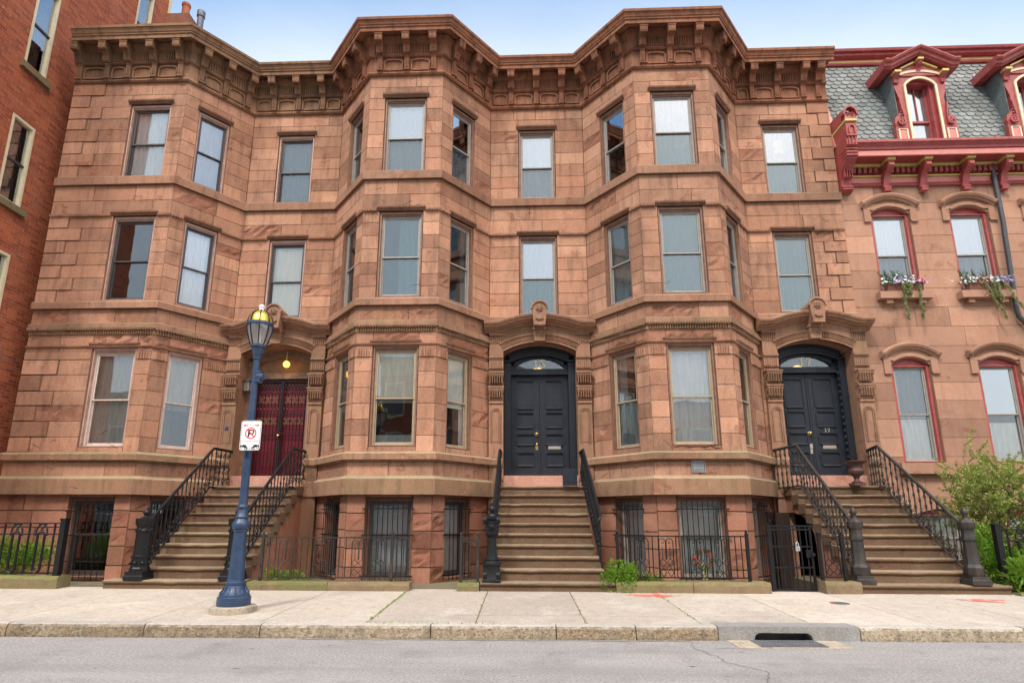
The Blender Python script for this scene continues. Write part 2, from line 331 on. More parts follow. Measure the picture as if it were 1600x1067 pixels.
        bm.to_mesh(me); bm.free()
        if not bev:
            at_=me.attributes.new('tint','FLOAT_COLOR','CORNER'); buf=[]
            for p,t in zip(me.polygons,s.t): buf+=[t[0],t[1],t[2],1.]*p.loop_total
            at_.data.foreach_set('color',buf)
        else:
            at_=me.attributes.new('tint','FLOAT_COLOR','CORNER'); t=s.t[0]
            at_.data.foreach_set('color',[t[0],t[1],t[2],1.]*len(me.loops))
        if smooth:
            me.polygons.foreach_set('use_smooth',[True]*len(me.polygons)); me.set_sharp_from_angle(angle=R_(smooth))
        me.update()
        if label: o['label']=label
        return o
def thing(name,label,cat,loc,group=None):
    o=bpy.data.objects.new(name,None); COL.objects.link(o); o.location=loc; ORI[o]=Vector(loc); o.empty_display_size=.3
    return tag(o,label,cat,group)
def tag(o,label,cat,group=None):
    o['label']=label; o['category']=cat
    if group: o['group']=group
    return o
def struct(o,kind='structure'):
    o['kind']=kind; return o
def link_copy(src,parent,loc,rot=0.,name=None):
    c=src.copy(); COL.objects.link(c); c.parent=parent; c.location=Vector(loc)-ORI[parent]; c.rotation_euler=(0,0,rot); ORI[c]=Vector(loc); return c
def local(mb,name,mat,smooth=None):
    """mesh object built round its own origin, ready for link_copy"""
    o=mb.build(name,mat,smooth=smooth); COL.objects.unlink(o); return o
def arc(c,hw,zs,rise,n=14,a=-1,b=1):
    """points of a segmental arch over c, springing at zs"""
    r=(hw*hw+rise*rise)/(2*rise); zc=zs+rise-r; th=math.asin(min(1,hw/r)); out=[]
    for i in range(n+1):
        q=th*(a+(b-a)*i/n); out.append((c+r*math.sin(q),zc+r*math.cos(q)))
    return out
def sweep(mb,pts,prof,pre=None,post=None,step=1.1,tv=.07):
    P=[Vector(p) for p in pts]; nrm=lambda a,b:Vector(((b-a).y,-(b-a).x)).normalized()
    segn=[nrm(P[i],P[i+1]) for i in range(len(P)-1)]
    pn=nrm(Vector(pre),P[0]) if pre else segn[0]; qn=nrm(P[-1],Vector(post)) if post else segn[-1]
    ms=[]
    for i in range(len(P)):
        a=segn[i-1] if i else pn; b=segn[i] if i<len(segn) else qn
        ms.append((a+b)/(1+a.dot(b)))
    ring=[]
    for i in range(len(P)):
        ring.append((P[i],ms[i]))
        if i<len(P)-1:
            L=(P[i+1]-P[i]).length; k=max(1,int(round(L/step)))
            for j in range(1,k): ring.append((P[i].lerp(P[i+1],(j+rnd.uniform(-.18,.18))/k),segn[i]))
    q=len(prof); vs=[Vector((p.x+m.x*o,p.y+m.y*o,z)) for p,m in ring for o,z in prof]
    b=len(mb.v); mb.v+=vs
    for i in range(len(ring)-1):
        t=tn(tv)
        for j in range(q):
            mb.f.append(tuple(b+x for x in (q*i+j,q*i+(j+1)%q,q*i+q+(j+1)%q,q*i+q+j))); mb.t.append(t); mb.m.append(0)
    mb.f+= [tuple(b+j for j in range(q)),tuple(b+q*(len(ring)-1)+j for j in range(q-1,-1,-1))]; mb.t+=[T0,T0]; mb.m+=[0,0]
def block(mb,F,u0,u1,z0,z1,n=0.,j=.006,dep=.014,rock=0.,t=None):
    t=t or tn(rock=rock); o=[F(u,n-dep,z) for u,z in ((u0,z0),(u1,z0),(u1,z1),(u0,z1))]
    jx=min(j,(u1-u0)*.3); jz=min(j,(z1-z0)*.3)
    c=[(u0+jx,z0+jz),(u1-jx,z0+jz),(u1-jx,z1-jz),(u0+jx,z1-jz)]
    jt=(.12,.6,0.)
    if rock<.5:
        k=[F(u,n+rnd.uniform(-.0025,.0025),z) for u,z in c]; mb.add(k,[(0,1,2,3)],t)
    else:
        nu=max(3,int((u1-u0)/.10)); nz=max(3,int((z1-z0)/.085)); g=[]
        amp=.026
        for b in range(nz+1):
            for a in range(nu+1):
                u=c[0][0]+(c[1][0]-c[0][0])*a/nu; z=c[0][1]+(c[2][1]-c[0][1])*b/nz
                e=0 if (a in(0,nu) or b in(0,nz)) else amp*rnd.uniform(-1.3,.7)
                if e: u+=rnd.uniform(-.03,.03); z+=rnd.uniform(-.025,.025)
                g.append(F(u,n+e,z))
        mb.add(g,[(b*(nu+1)+a,b*(nu+1)+a+1,(b+1)*(nu+1)+a+1,(b+1)*(nu+1)+a) for b in range(nz) for a in range(nu)],t)
        k=[F(u,n,z) for u,z in c]
    mb.add(o+k,[(0,1,5,4),(1,2,6,5),(2,3,7,6),(3,0,4,7)],jt)
def blocks(mb,F,u0,u1,z0,z1,rows,ops=(),n=0.,j=.006,dep=.014,rock=.05,wmin=.45,wmax=1.15,q0=0,q1=0,reveal=.16,lo=None):
    hs=[rnd.uniform(.92,1.08) for _ in range(rows)] if not lo else lo; tot=sum(hs); z=z0
    for r,h in enumerate(hs):
        za,zb=z,z+(z1-z0)*h/tot; z=zb
        cut=sorted([o for o in ops if o[3]>za+1e-4 and o[2]<zb-1e-4]); x=u0; segs=[]
        for o in cut:
            a,b=max(o[0],u0),min(o[1],u1)
            if b<=u0 or a>=u1: continue
            if a>x: segs.append((x,a,za,zb))
            if o[2]>za+.015: segs.append((a,b,za,min(o[2],zb)))
            if o[3]<zb-.015: segs.append((a,b,max(o[3],za),zb))
            x=b
        if x<u1-1e-4: segs.append((x,u1,za,zb))
        for (a,b,c,d) in segs:
            e=[a]
            if q0 and abs(a-u0)<1e-6 and b-a>1.1: e.append(a+(.78 if r%2 else .46))
            tail=[b]
            if q1 and abs(b-u1)<1e-6 and b-a>.5: tail=[b-(.52 if r%2 else .28),b]
            while tail[0]-e[-1]>wmax:
                w=rnd.uniform(wmin,wmax)
                if tail[0]-e[-1]-w<wmin*.6: w=(tail[0]-e[-1])/2
                e.append(e[-1]+w)
            e+=tail
            for i in range(len(e)-1):
                qq=(q0 and abs(e[i]-u0)<1e-6) or (q1 and abs(e[i+1]-u1)<1e-6)
                rk=1. if rnd.random()<rock else 0.
                if qq: block(mb,F,e[i],e[i+1],c,d,n+.022,.013,.05,0.)
                else: block(mb,F,e[i],e[i+1],c,d,n,j,dep,rk)
    for o in ops:
        a,b=max(o[0],u0),min(o[1],u1); c,d=max(o[2],z0),min(o[3],z1)
        if d<=c or b<=a: continue
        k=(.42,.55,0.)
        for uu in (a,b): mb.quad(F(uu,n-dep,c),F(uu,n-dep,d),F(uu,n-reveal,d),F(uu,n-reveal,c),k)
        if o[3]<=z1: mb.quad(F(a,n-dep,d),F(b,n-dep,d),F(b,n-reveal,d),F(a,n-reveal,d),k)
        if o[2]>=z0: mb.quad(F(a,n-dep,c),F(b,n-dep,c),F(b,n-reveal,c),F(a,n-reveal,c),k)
def ribs(mb,F,u0,u1,z0,z1,n0,n1,pitch,fill=.55,t=T0,m=0):
    k=max(1,int((u1-u0)/pitch)); p=(u1-u0)/k
    for i in range(k): 
        c=u0+p*(i+.5); w=p*fill*.5
        mb.pro2(F,c-w,c+w,n0,n1,z0,z1,t,m)
def _pro2(s,F,u0,u1,n0,n1,z0,z1,t,m):
    um=(u0+u1)/2; e=(u1-u0)*.3
    s.add([F(u0,n0,z0),F(u0+e,n1,z0),F(u1-e,n1,z0),F(u1,n0,z0),F(u0,n0,z1),F(u0+e,n1,z1),F(u1-e,n1,z1),F(u1,n0,z1)],[(0,1,5,4),(1,2,6,5),(2,3,7,6),(0,3,2,1),(4,5,6,7)],t,m)
MB.pro2=_pro2
def ring(mb,F,u0,u1,z0,z1,w,n0,n1,t=T0,m=0,wt=None,wb=None):
    wt=w if wt is None else wt; wb=w if wb is None else wb
    mb.box(F,u0,u0+w,n0,n1,z0,z1,t,m); mb.box(F,u1-w,u1,n0,n1,z0,z1,t,m)
    mb.box(F,u0+w,u1-w,n0,n1,z1-wt,z1,t,m); mb.box(F,u0+w,u1-w,n0,n1,z0,z0+wb,t,m)
# ------------------------------------------------------------------ windows
def folds(mb,F,u0,u1,z0,z1,n,amp=.02,k=None):
    L=u1-u0; m=max(8,int(L/.02)); ph=rnd.uniform(0,6); fr=rnd.uniform(38,55); top=[];bot=[]
    for i in range(m+1):
        u=u0+L*i/m; d=amp*math.sin(u*fr+ph+1.3*math.sin(u*7+ph)); top.append(F(u,n+d*.7,z1)); bot.append(F(u+.004*math.sin(u*9),n+d,z0))
    mb.add(top+bot,[(i,i+1,m+2+i,m+1+i) for i in range(m)])
def curve_arch(c,hw,zs,rise,n=12): return arc(c,hw,zs,rise,n)
def window(root,F,uc,hw,z0,z1,cas='frame_brown',met='frame_grey',up='glass_sky',low='glass_screen',inside=('curtain',0,1),split=.5,warm=False,gap=.05,topg=.1,arch=0.,label=None,deep=0.):
    d=-deep
    m=MB(); a,b=uc-hw-gap,uc+hw+gap
    ring(m,F,a+.002,b-.002,z0+.002,z1+topg-.002,gap,d-.13,d-.055,wt=topg,wb=.012)
    ring(m,F,a+.014,b-.014,z0+.014,z1+topg-.014,gap-.02,d-.055,d-.03,wt=topg*.55,wb=.012)
    w=m.build('window',cas,root,label)
    s=MB(); ring(s,F,uc-hw+.002,uc+hw-.002,z0+.014,z1,.032,d-.15,d-.085)
    zm=z0+(z1-z0)*split
    ring(s,F,uc-hw+.036,uc+hw-.036,zm-.02,z1-.034,.026,d-.128,d-.10)
    ring(s,F,uc-hw+.036,uc+hw-.036,z0+.048,zm+.012,.026,d-.160,d-.131,wb=.05)
    s.build('sash',met,w)
    p=MB(); p.box(F,uc-hw+.05,uc+hw-.05,d-.118,d-.113,zm,z1-.045); p.build('pane',up,w)
    p=MB(); p.box(F,uc-hw+.05,uc+hw-.05,d-.148,d-.143,z0+.085,zm); p.build('pane',low,w)
    for it in (inside if isinstance(inside,list) else [inside]):
        if not it: continue
        kind,f0,f1=it[:3]; c=MB(); ua,ub=uc-hw+.02,uc+hw-.02
        if len(it)>3: ua,ub=uc-hw+2*hw*it[3]+.02,uc-hw+2*hw*it[4]-.02
        za,zb=z0+(z1-z0)*f0+.01,z0+(z1-z0)*f1-.01
        if kind.startswith('shade'):
            c.box(F,ua,ub,d-.172,d-.167,za,zb); c.box(F,ua,ub,d-.177,d-.163,za-.02,za)
            c.build('window_shade',kind,w)
        else:
            folds(c,F,ua,ub,za,zb,d-.186,.017); c.build('curtain',kind,w)
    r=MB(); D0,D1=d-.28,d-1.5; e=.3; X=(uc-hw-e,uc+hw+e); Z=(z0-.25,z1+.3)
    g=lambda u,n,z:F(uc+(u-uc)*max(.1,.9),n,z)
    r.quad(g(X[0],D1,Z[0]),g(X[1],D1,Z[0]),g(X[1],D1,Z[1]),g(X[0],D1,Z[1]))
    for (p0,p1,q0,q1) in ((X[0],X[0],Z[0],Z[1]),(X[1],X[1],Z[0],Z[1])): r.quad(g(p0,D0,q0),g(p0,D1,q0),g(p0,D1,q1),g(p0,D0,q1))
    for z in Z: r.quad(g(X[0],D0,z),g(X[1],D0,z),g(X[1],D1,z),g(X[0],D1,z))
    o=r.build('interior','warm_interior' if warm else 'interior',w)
    return w
def grille(w,F,uc,hw,z0,z1,n=.05,nb=8,rails=(.02,.5,.88),mat='iron'):
    g=MB(); 
    for i in range(nb): 
        u=uc-hw+2*hw*(i+.5)/nb; g.tube([F(u,n,z0-.02),F(u,n,z1)],.0085,5)
    for r in rails:
        z=z0+(z1-z0)*r; g.box(F,uc-hw-.06,uc+hw+.06,n-.014,n+.012,z-.011,z+.011)
        for u in (uc-hw-.05,uc+hw+.05): g.box(F,u-.01,u+.01,-.05,n,z-.01,z+.01)
    zt=z0+(z1-z0)*rails[-1]
    for i in range(nb):
        u=uc-hw+2*hw*(i+.5)/nb; q=2*hw/nb*.4; g.tube([F(u+q*math.cos(t),n,(zt+z1)/2+.04*math.sin(t)) for t in [k*.9 for k in range(8)]],.005,4)
    return g.build('security_bars',mat,w)
# ------------------------------------------------------------------ the three brownstones
def bayF(i,k):
    c=X2+6*i
    return {'f':Fr((c-A,YB),(c+A,YB)),'l':Fr((c-A-RR,YR),(c-A,YB)),'r':Fr((c+A,YB),(c+A+RR,YR))}[k]
XL,XR=-10.477,7.525
FACES={}
c1=X2-6
FACES[0]={'f':Fr((XL,YB),(c1+A,YB)),'r':bayF(-1,'r'),'e':Fr((c1+A+RR,YR),(X2-A-RR,YR))}
FACES[1]={'l':bayF(0,'l'),'f':bayF(0,'f'),'r':bayF(0,'r'),'e':Fr((X2+A+RR,YR),(X2+6-A-RR,YR))}
FACES[2]={'l':bayF(1,'l'),'f':bayF(1,'f'),'r':bayF(1,'r'),'e':Fr((X2+6+A+RR,YR),(XR,YR))}
DOORX={0:X2-3.0,1:X2+3.0,2:X2+9.055}
LEV={'b':(.26,1.70),'1':(2.767,4.773),'2':(5.93,7.815),'3':(8.895,10.66)}
def poly(i):
    P=[tuple(FACES[i][k].P) for k in ('l','f','r','e') if k in FACES[i]]; P.append(tuple(FACES[i]['e'](FACES[i]['e'].L,0,0))[:2]); return P
POLY={i:poly(i) for i in range(3)}
PRE={0:None,1:POLY[0][-2],2:POLY[1][-2]}; POST={0:POLY[1][1],1:POLY[2][1],2:None}
HOUSE={}
LAB={0:'brownstone row house with the red double door, at the left end beside the brick building',1:'brownstone row house with a full bay and dark double doors numbered 15',2:'brownstone row house with dark double doors numbered 17, next to the slate-roofed house'}
def make_bracket():
    m=MB(); w=.068
    m.pro(FW_,[(0,.02),(.075,.02),(.10,.05),(.105,.36),(.13,.40),(.13,.44),(0,.44)],-w*.8,w*.8,tn())
    cur=[(.135,.435),(.17,.46),(.185,.50),(.195,.545),(.21,.59),(.245,.63),(.29,.655),(.33,.665)]
    m.pro(FW_,[(0,.40),(.10,.40)]+cur+[(.35,.90),(0,.90)],-w,w,tn())
    for k in range(len(cur)-1):
        for q in (.25,.75):
            n=cur[k][0]*(1-q)+cur[k+1][0]*q; z=cur[k][1]*(1-q)+cur[k+1][1]*q
            m.box(FW_,-w-.008,w+.008,n-.014,n+.020,z-.020,z+.000,tn())
    m.pro(FW_,[(.29,.64),(.345,.615),(.37,.63),(.38,.67),(.38,.86),(.28,.86),(.28,.66)],-w-.014,w+.014,tn())
    m.box(FW_,-w-.026,w+.026,.24,.389,.765,.81,tn())
    for u in (-.03,.012): m.box(FW_,u,u+.018,.10,.118,.10,.34,(.35,.5,0))
    m.box(FW_,-w*.9,w*.9,.0,.13,.03,.055,tn()); m.box(FW_,-w*.6,w*.6,.0,.09,-.03,.02,tn())
    return m
FW_=lambda u,n,z:Vector((u,-n,z))
BRK={}
for key in ('cornice_grey','cornice_rust'): BRK[key]=local(make_bracket(),'bracket',key)
ZS=12.035
def cornice(i,root):
    mat='cornice_grey' if i==0 else 'cornice_rust'
    pts=POLY[i]; m=MB(); pre,post=PRE[i],POST[i]
    sweep(m,pts,[(-.1,11.32),(.05,11.325),(.075,11.36),(.06,11.40),(.03,11.42),(.03,11.79),(.075,11.80),(.105,11.825),(.09,11.86),(.085,12.10),(.12,12.13),(.19,12.24),(.19,12.34),(-.1,12.34)],pre,post)
    p2=list(pts)
    if i==0: p2=[(XL+.10,YB)]+p2[1:]
    if i==2: p2[-1]=(XR+.06,YR)
    sweep(m,p2,[(-.12,12.30),(.36,12.29),(.385,12.26),(.39,12.185),(.408,12.185),(.412,12.275),(.435,12.28),(.438,12.315),(.455,12.325),(.485,12.405),(.51,12.415),(.515,12.475),(.47,12.50),(-.15,12.54)],pre,post,2.5,.05)
    o=m.build('cornice',mat,root)
    rbs={k:MB() for k in FACES[i]}
    for k,F in FACES[i].items():
        rb=rbs[k]; ribs(rb,F,.06,F.L-.06,11.865,12.085,.080,.118,.055,.6,(.5,.5,0))
    # sunk panels
    bpos={}
    for k,F in FACES[i].items():
        L=F.L; rb=rbs[k]
        if k=='f' and i==0: us=[.13,.80,1.31,1.93,2.56]
        elif k=='f': us=[.22,.84,1.46]
        elif k in 'lr': us=[.24,.80,1.36]
        elif k=='e' and i==2: us=[.425,1.03,1.66,2.02]
        else: us=[.51,1.135,1.76]
        bpos[k]=us
        ed=[0]+us+[L]
        for a,b in zip(ed,ed[1:]):
            a2=a+(.115 if a else .10); b2=b-(.115 if b<L else .10)
            if b2-a2<.16: continue
            top=[(a2,11.46),(a2,11.665),(a2+.035,11.70)]+[((a2+b2)/2+q*((b2-a2)/2-.035),11.70+.022*(1-q*q)) for q in (-.6,-.2,.2,.6)]+[(b2-.035,11.70),(b2,11.665),(b2,11.46),(a2,11.46)]
            rb.strip(F,top,-.006,.028,.028,.068,(.45,.5,0))
    for k in rbs: rbs[k].build('carved_frieze',mat,o)
    for k,F in FACES[i].items():
        for u in bpos[k]:
            q=link_copy(BRK[mat],root,F(u,.0,11.38),F.ang); q.parent=o
def house(i):
    Fs=FACES[i]; c=DOORX[i]
    root=thing('brownstone_house',LAB[i],'house',(X2+6*(i-1)+(0 if i else -.4),YB,.2),'row of brownstone houses'); HOUSE[i]=root
    e=Fs['e']; du=c-e.P.x          # door centre along the entry wall
    hwD=.835
    W={}
    for k in Fs:
        if k=='f': uc=.5*Fs[k].L if i else (-8.545-XL); W[k]=[(uc,.43)]
        elif k=='r': W[k]=[(.68,.31)]
        elif k=='l': W[k]=[(.915,.31)]
        else: W[k]=[(du if i<2 else 1.035,.40)]
    wall=MB(); base=MB()
    for k,F in Fs.items():
        L=F.L; o1=[];ob=[]
        for lv in ('1','2','3'):
            if k=='e' and lv=='1': continue
            for uc,hw in W[k]: o1.append((uc-hw-.05,uc+hw+.05,LEV[lv][0],LEV[lv][1]+.10))
        if k=='e': o1.append((du-hwD,du+hwD,0,5.3)); ob.append((du-hwD,du+hwD,0,5.3))
        else:
            for uc,hw in W[k]: ob.append((uc-hw-.03,uc+hw+.03,LEV['b'][0],LEV['b'][1]+.06))
        q0=1 if (i==0 and k=='f') else 0; q1=1 if (i==2 and k=='e') else 0
        ca=.42 if k=='r' or (k=='f' and i) else 0; cb=.42 if k in 'lf' else 0
        bk=(0,.012,.03,.35 if i<2 else .25,.5,.95)
        if k=='e':
            blocks(base,F,0,du-hwD,.12,1.835,5,[],*bk); b2=MB(); blocks(b2,F,du+hwD,L,.12,1.835,5,[],*bk); b2.build('basement_wall','basement_stone',root)
        else: blocks(base,F,0,L,.12,1.835,5,ob,*bk,reveal=.22)
        kw=dict(q0=q0,q1=q1)
        blocks(wall,F,-ca*.045,L+cb*.045,2.179,2.455,1,o1,.045,rock=.12,wmin=.8,wmax=1.6)
        blocks(wall,F,0,L,2.666,4.609,6,o1,0,rock=.07,**kw)
        blocks(wall,F,-ca*.012,L+cb*.012,4.609,4.788,1,o1,.012,rock=0,wmin=.8,wmax=1.5)
        blocks(wall,F,0,L,4.788,5.155,1,o1,0,rock=.15,wmin=.7,wmax=1.4)
        blocks(wall,F,0,L,5.405,5.73,1,o1,0,rock=.35,wmin=.7,wmax=1.5)
        blocks(wall,F,0,L,5.885,7.93,7,o1,0,rock=.05,**kw)
        blocks(wall,F,-ca*.008,L+cb*.008,7.93,8.667,2,o1,.008,rock=.10,wmin=.7,wmax=1.5)
        blocks(wall,F,0,L,8.871,11.335,8,o1,0,rock=.03,**kw)
        if k!='e':
            us=[0]+sorted([x for uc,hw in W[k] for x in (uc-hw-.05,uc+hw+.05)])+[L]
            for a,b in zip(us[::2],us[1::2]):
                b=min(b,a+.9) if not(i==0 and k=='f' and a==0) else b
                if i==0 and k=='f' and a==0: a=b-.02
                if b-a>.15: ribs(wall,F,a+.05,b-.05,4.615,4.78,.008,.042,.045,.58,(.5,.5,0))
        # hoods over the windows, scalloped string course between them
        hd=[]
        for uc,hw in W[k]:
            for lv in ('1','2','3'):
                if k=='e' and lv=='1': continue
                zt=LEV[lv][1]+.10
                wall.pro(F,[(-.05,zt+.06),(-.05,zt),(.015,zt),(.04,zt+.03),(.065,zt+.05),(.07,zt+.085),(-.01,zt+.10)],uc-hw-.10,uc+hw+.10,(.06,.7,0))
            hd.append((uc-hw-.10,uc+hw+.10))
        spans=[0]+[x for h in sorted(hd) for x in h]+[L]
        for a,b in zip(spans[::2],spans[1::2]):
            if b-a<.06: continue
            wall.pro(F,[(-.02,7.915),(.03,7.918),(.035,7.95),(-.02,7.97)],a,b,(.3,.5,0))
            n=int((b-a)/.05)
            for q in range(n):
                u=a+(q+.5)*(b-a)/n; wall.pro2(F,u-.018,u+.018,.02,.066,7.893,7.95,(.42,.5,0),0)
    wo=wall.build('wall','brownstone',root); base.build('basement_wall','basement_stone',root)
    # string courses and sills (the entry wall is left free where the portal stands)
    full=POLY[i]; ex=lambda u:tuple(e(u,0,0))[:2]
    def course(name,mat,prof,pl,a,b,step=1.1):
        m=MB(); sweep(m,pl,prof,a,b,step); return m.build(name,mat,root)
    parts=[(full[:-1]+[ex(du-1.12)],PRE[i],None)] if du-1.12>.03 else [(full[:-1],PRE[i],full[-1])]
    if i<2 and e.L-(du+1.12)>.03: parts.append(([ex(du+1.12),full[-1]],None,POST[i]))
    for pl,a,b in [(full[:-1]+[ex(du-.83)],PRE[i],None),([ex(du+.83),full[-1]],None,POST[i])]:
        course('water_table','brownstone_band',[(-.05,1.83),(.085,1.835),(.10,1.815),(.135,1.82),(.14,2.12),(.05,2.185),(-.05,2.185)],pl,a,b)
        course('sill_course','brownstone_band',[(-.05,2.455),(.06,2.458),(.07,2.50),(.115,2.51),(.125,2.492),(.15,2.495),(.155,2.61),(.12,2.65),(-.02,2.672),(-.05,2.672)],pl,a,b)
    for q,(pl,a,b) in enumerate(parts):
        o=course('string_course','brownstone_band',[(-.05,5.15),(.016,5.152),(.016,5.262),(.055,5.262),(.06,5.275),(.06,5.385),(.0,5.412),(-.05,5.412)],pl,a,b)
        if q==0: bo=o
        course('moulding','brownstone',[(-.03,4.86),(.015,4.865),(.04,4.885),(.045,4.905),(-.03,4.925)],pl,a,b,.8)
    course('sill_course','sill_stone',[(-.05,5.735),(.035,5.740),(.05,5.722),(.078,5.724),(.082,5.855),(.055,5.885),(-.05,5.888)],full,PRE[i],POST[i])
    course('sill_course','sill_stone',[(-.05,8.678),(.03,8.682),(.045,8.66),(.075,8.662),(.08,8.845),(.05,8.872),(-.05,8.875)],full,PRE[i],POST[i])
    for k,F in Fs.items():
        rb=MB(); rr=[(0,F.L)] if k!='e' else [(0,du-1.13),(du+1.13,F.L)]
        for a,b in rr:
            if b-a<.06: continue
            ribs(rb,F,a+.03,b-.03,5.155,5.258,.015,.052,.05,.58,(.5,.5,0))
            n=int((b-a)/.055)
            for q in range(n):
                u=a+(q+.5)*(b-a)/n; rb.pro2(F,u-.020,u+.020,.05,.098,5.238,5.290,(.45,.5,0),0)
        if rb.v: rb.build('fluted_course','brownstone_band',bo)
    cornice(i,root)
    # roof, party walls
    rf=MB(); P=[Vector((p[0],p[1],12.4)) for p in full]+[Vector((full[-1][0],24,12.4)),Vector((full[0][0],24,12.4))]
    rf.add(P,[tuple(range(len(P)))]); rf.quad(*[Vector(v) for v in ((full[0][0],24,0),(full[-1][0],24,0),(full[-1][0],24,12.4),(full[0][0],24,12.4))])
    for x,y in (full[0],full[-1]): rf.quad(Vector((x,y+.02,0)),Vector((x,24,0)),Vector((x,24,12.4)),Vector((x,y+.02,12.4)))
    ro=rf.build('roof','lead',root)
    if i==0:
        ch=MB(); x,y=-9.95,14.; f=at(x,y,12.1)
        for r in range(9): ch.box(f,-.33-.02*(r>6),.30+.02*(r>6),-.3,.3,.0+r*.41,.0+r*.41+.405,tn(.1))
        c_=ch.build('chimney','basement_stone',ro)
        ch=MB(); ch.lathe((x,y,15.79),[(.13,0),(.15,.03),(.11,.08),(.105,.5),(.125,.52),(.125,.6),(.1,.62)],14); ch.build('chimney_pot','terracotta',c_,smooth=40)
        ch=MB(); ch.lathe((-9.46,14.,12.1),[(.095,0),(.09,3.8),(.115,3.82),(.115,4.0),(.09,4.02)],12); ch.build('vent_pipe','lead',ro,smooth=40)
    # windows
    cas=['frame_pink','frame_brown','frame_brown'][i]; met=['frame_dark','frame_grey','frame_grey'][i]
    if i==0: met3='frame_dark'
    C=('curtain',0,1)
    ST={ # (house,face,level): kwargs
    (0,'f','3'):dict(inside=C,up='glass_clear',low='glass_clear'),(0,'r','3'):dict(inside=('sheer',0,1),up='glass_screen'),(0,'e','3'):dict(inside=('sheer',0,1),up='glass_screen'),
    (0,'f','2'):dict(inside=None,up='glass_screen',low='glass_screen'),(0,'r','2'):dict(inside=C,up='glass_clear',low='glass_clear'),(0,'e','2'):dict(inside=('shade_cream',.06,1),up='glass_clear',low='glass_clear'),
    (0,'f','1'):dict(inside=('lace',.0,1),up='glass_clear',low='glass_clear',warm=True,met='pale_pink'),(0,'r','1'):dict(inside=('lace',.42,1),up='glass_clear',low='glass_screen',met='pale_pink'),
    (1,'l','3'):dict(inside=None,up='glass_dark',low='glass_dark'),(1,'f','3'):dict(inside=('curtain',0,.95)),(1,'r','3'):dict(inside=('sheer',0,.6),low='glass_dark'),(1,'e','3'):dict(inside=C),
    (1,'l','2'):dict(inside=None,up='glass_dark',low='glass_dark'),(1,'f','2'):dict(inside=('teal_cloth',0,1,.4,1),up='glass_teal',low='glass_teal'),(1,'r','2'):dict(inside=('teal_cloth',0,1,.7,1),up='glass_dark',low='glass_dark'),(1,'e','2'):dict(inside=('teal_cloth',0,1),low='glass_teal'),
    (1,'l','1'):dict(inside=[('shade_grey',.42,1),('sheer',0,.45,.5,1)],up='glass_clear',low='glass_clear',met='tan_trim'),(1,'f','1'):dict(inside=[('shade_cream',.46,1),('shade_grey',0,.13)],up='glass_clear',low='glass_screen',met='tan_trim'),(1,'r','1'):dict(inside=[('shade_grey',.44,1),('sheer',0,.46,.7,.95)],up='glass_clear',low='glass_clear',met='tan_trim'),
    (2,'l','3'):dict(inside=None,low='glass_dark'),(2,'f','3'):dict(inside=('teal_cloth',0,1),low='glass_teal'),(2,'r','3'):dict(inside=('sheer',.3,1,0,.5),up='glass_clear'),(2,'e','3'):dict(inside=('teal_cloth',0,1),low='glass_teal'),
    (2,'l','2'):dict(inside=('curtain',0,1),up='glass_screen'),(2,'f','2'):dict(inside=('teal_cloth',0,1),up='glass_teal',low='glass_teal'),(2,'r','2'):dict(inside=('sheer',.5,1,0,.5),up='glass_dark',low='glass_dark'),(2,'e','2'):dict(inside=('teal_cloth',0,1),up='glass_teal',low='glass_teal'),
    (2,'l','1'):dict(inside=[('sheer',0,1,.0,.45),('curtain',0,.5)],up='glass_sky',met='tan_trim'),(2,'f','1'):dict(inside=('curtain',0,1),up='glass_clear',low='glass_clear',met='tan_trim'),(2,'r','1'):dict(inside=('sheer',0,1,0,.6),up='glass_clear',low='glass_clear',met='tan_trim')}
    for (h,k,lv),kw in ST.items():
        if h!=i: continue
        uc,hw=W[k][0]; kk=dict(cas=cas,met=met); kk.update(kw)
        w=window(root,Fs[k],uc,hw,LEV[lv][0],LEV[lv][1],**kk)
        if (h,k,lv)==(2,'e','3'):
            q=MB(); q.box(Fs[k],uc-.13,uc+.10,-.16,-.156,10.05,10.42); q.build('paper_notice','paper',w)
    for k in Fs:
        if k=='e': continue
        uc,hw=W[k][0]; z0,z1=LEV['b']
        ins={0:None,1:('sheer',0,1),2:('curtain',0,1)}[i]
        w=window(root,Fs[k],uc,hw-.02,z0,z1,cas='frame_brown',met='frame_dark' if i<2 else 'frame_grey',up='glass_clear',low='glass_clear',inside=ins,topg=.06,split=.55,deep=.06)
        if i==0 and k=='f': grille(w,Fs[k],uc,hw-.02,z0-.05,z1,.04,7,(.02,.22,.55,.86))
        else: grille(w,Fs[k],uc,hw+.01,z0-.03,z1,.07,9 if k=='f' else 6,(.05,.56,.90))
    if i==2:
        F=Fs['r']; d=MB(); d.box(F,1.03,1.57,.0,.045,-.74,1.52)  # added panels, no real door: their dark colour paints the shade behind the gate
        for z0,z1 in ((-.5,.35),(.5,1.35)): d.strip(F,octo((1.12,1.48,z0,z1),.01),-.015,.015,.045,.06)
        d.box(FW,5.22,5.505,-12.42,-12.37,-.74,1.50); d.build('shadow_panel','shadow_brown',root)
    ck=MB(); rr=random.Random(30+i)
    def crack(F,u,z,n,L,up):
        p=[(u,z)]
        for _ in range(int(L/.03)): p.append((p[-1][0]+rr.uniform(.012,.035),p[-1][1]+up*rr.uniform(-.012,.03)))
        k=len(p)
        for q in range(k-1): ck.strip(F,[p[q],p[q+1]],-.0045*(1-abs(2*q/k-1)*.7),.0045*(1-abs(2*q/k-1)*.7),n-.004,n+.0022)
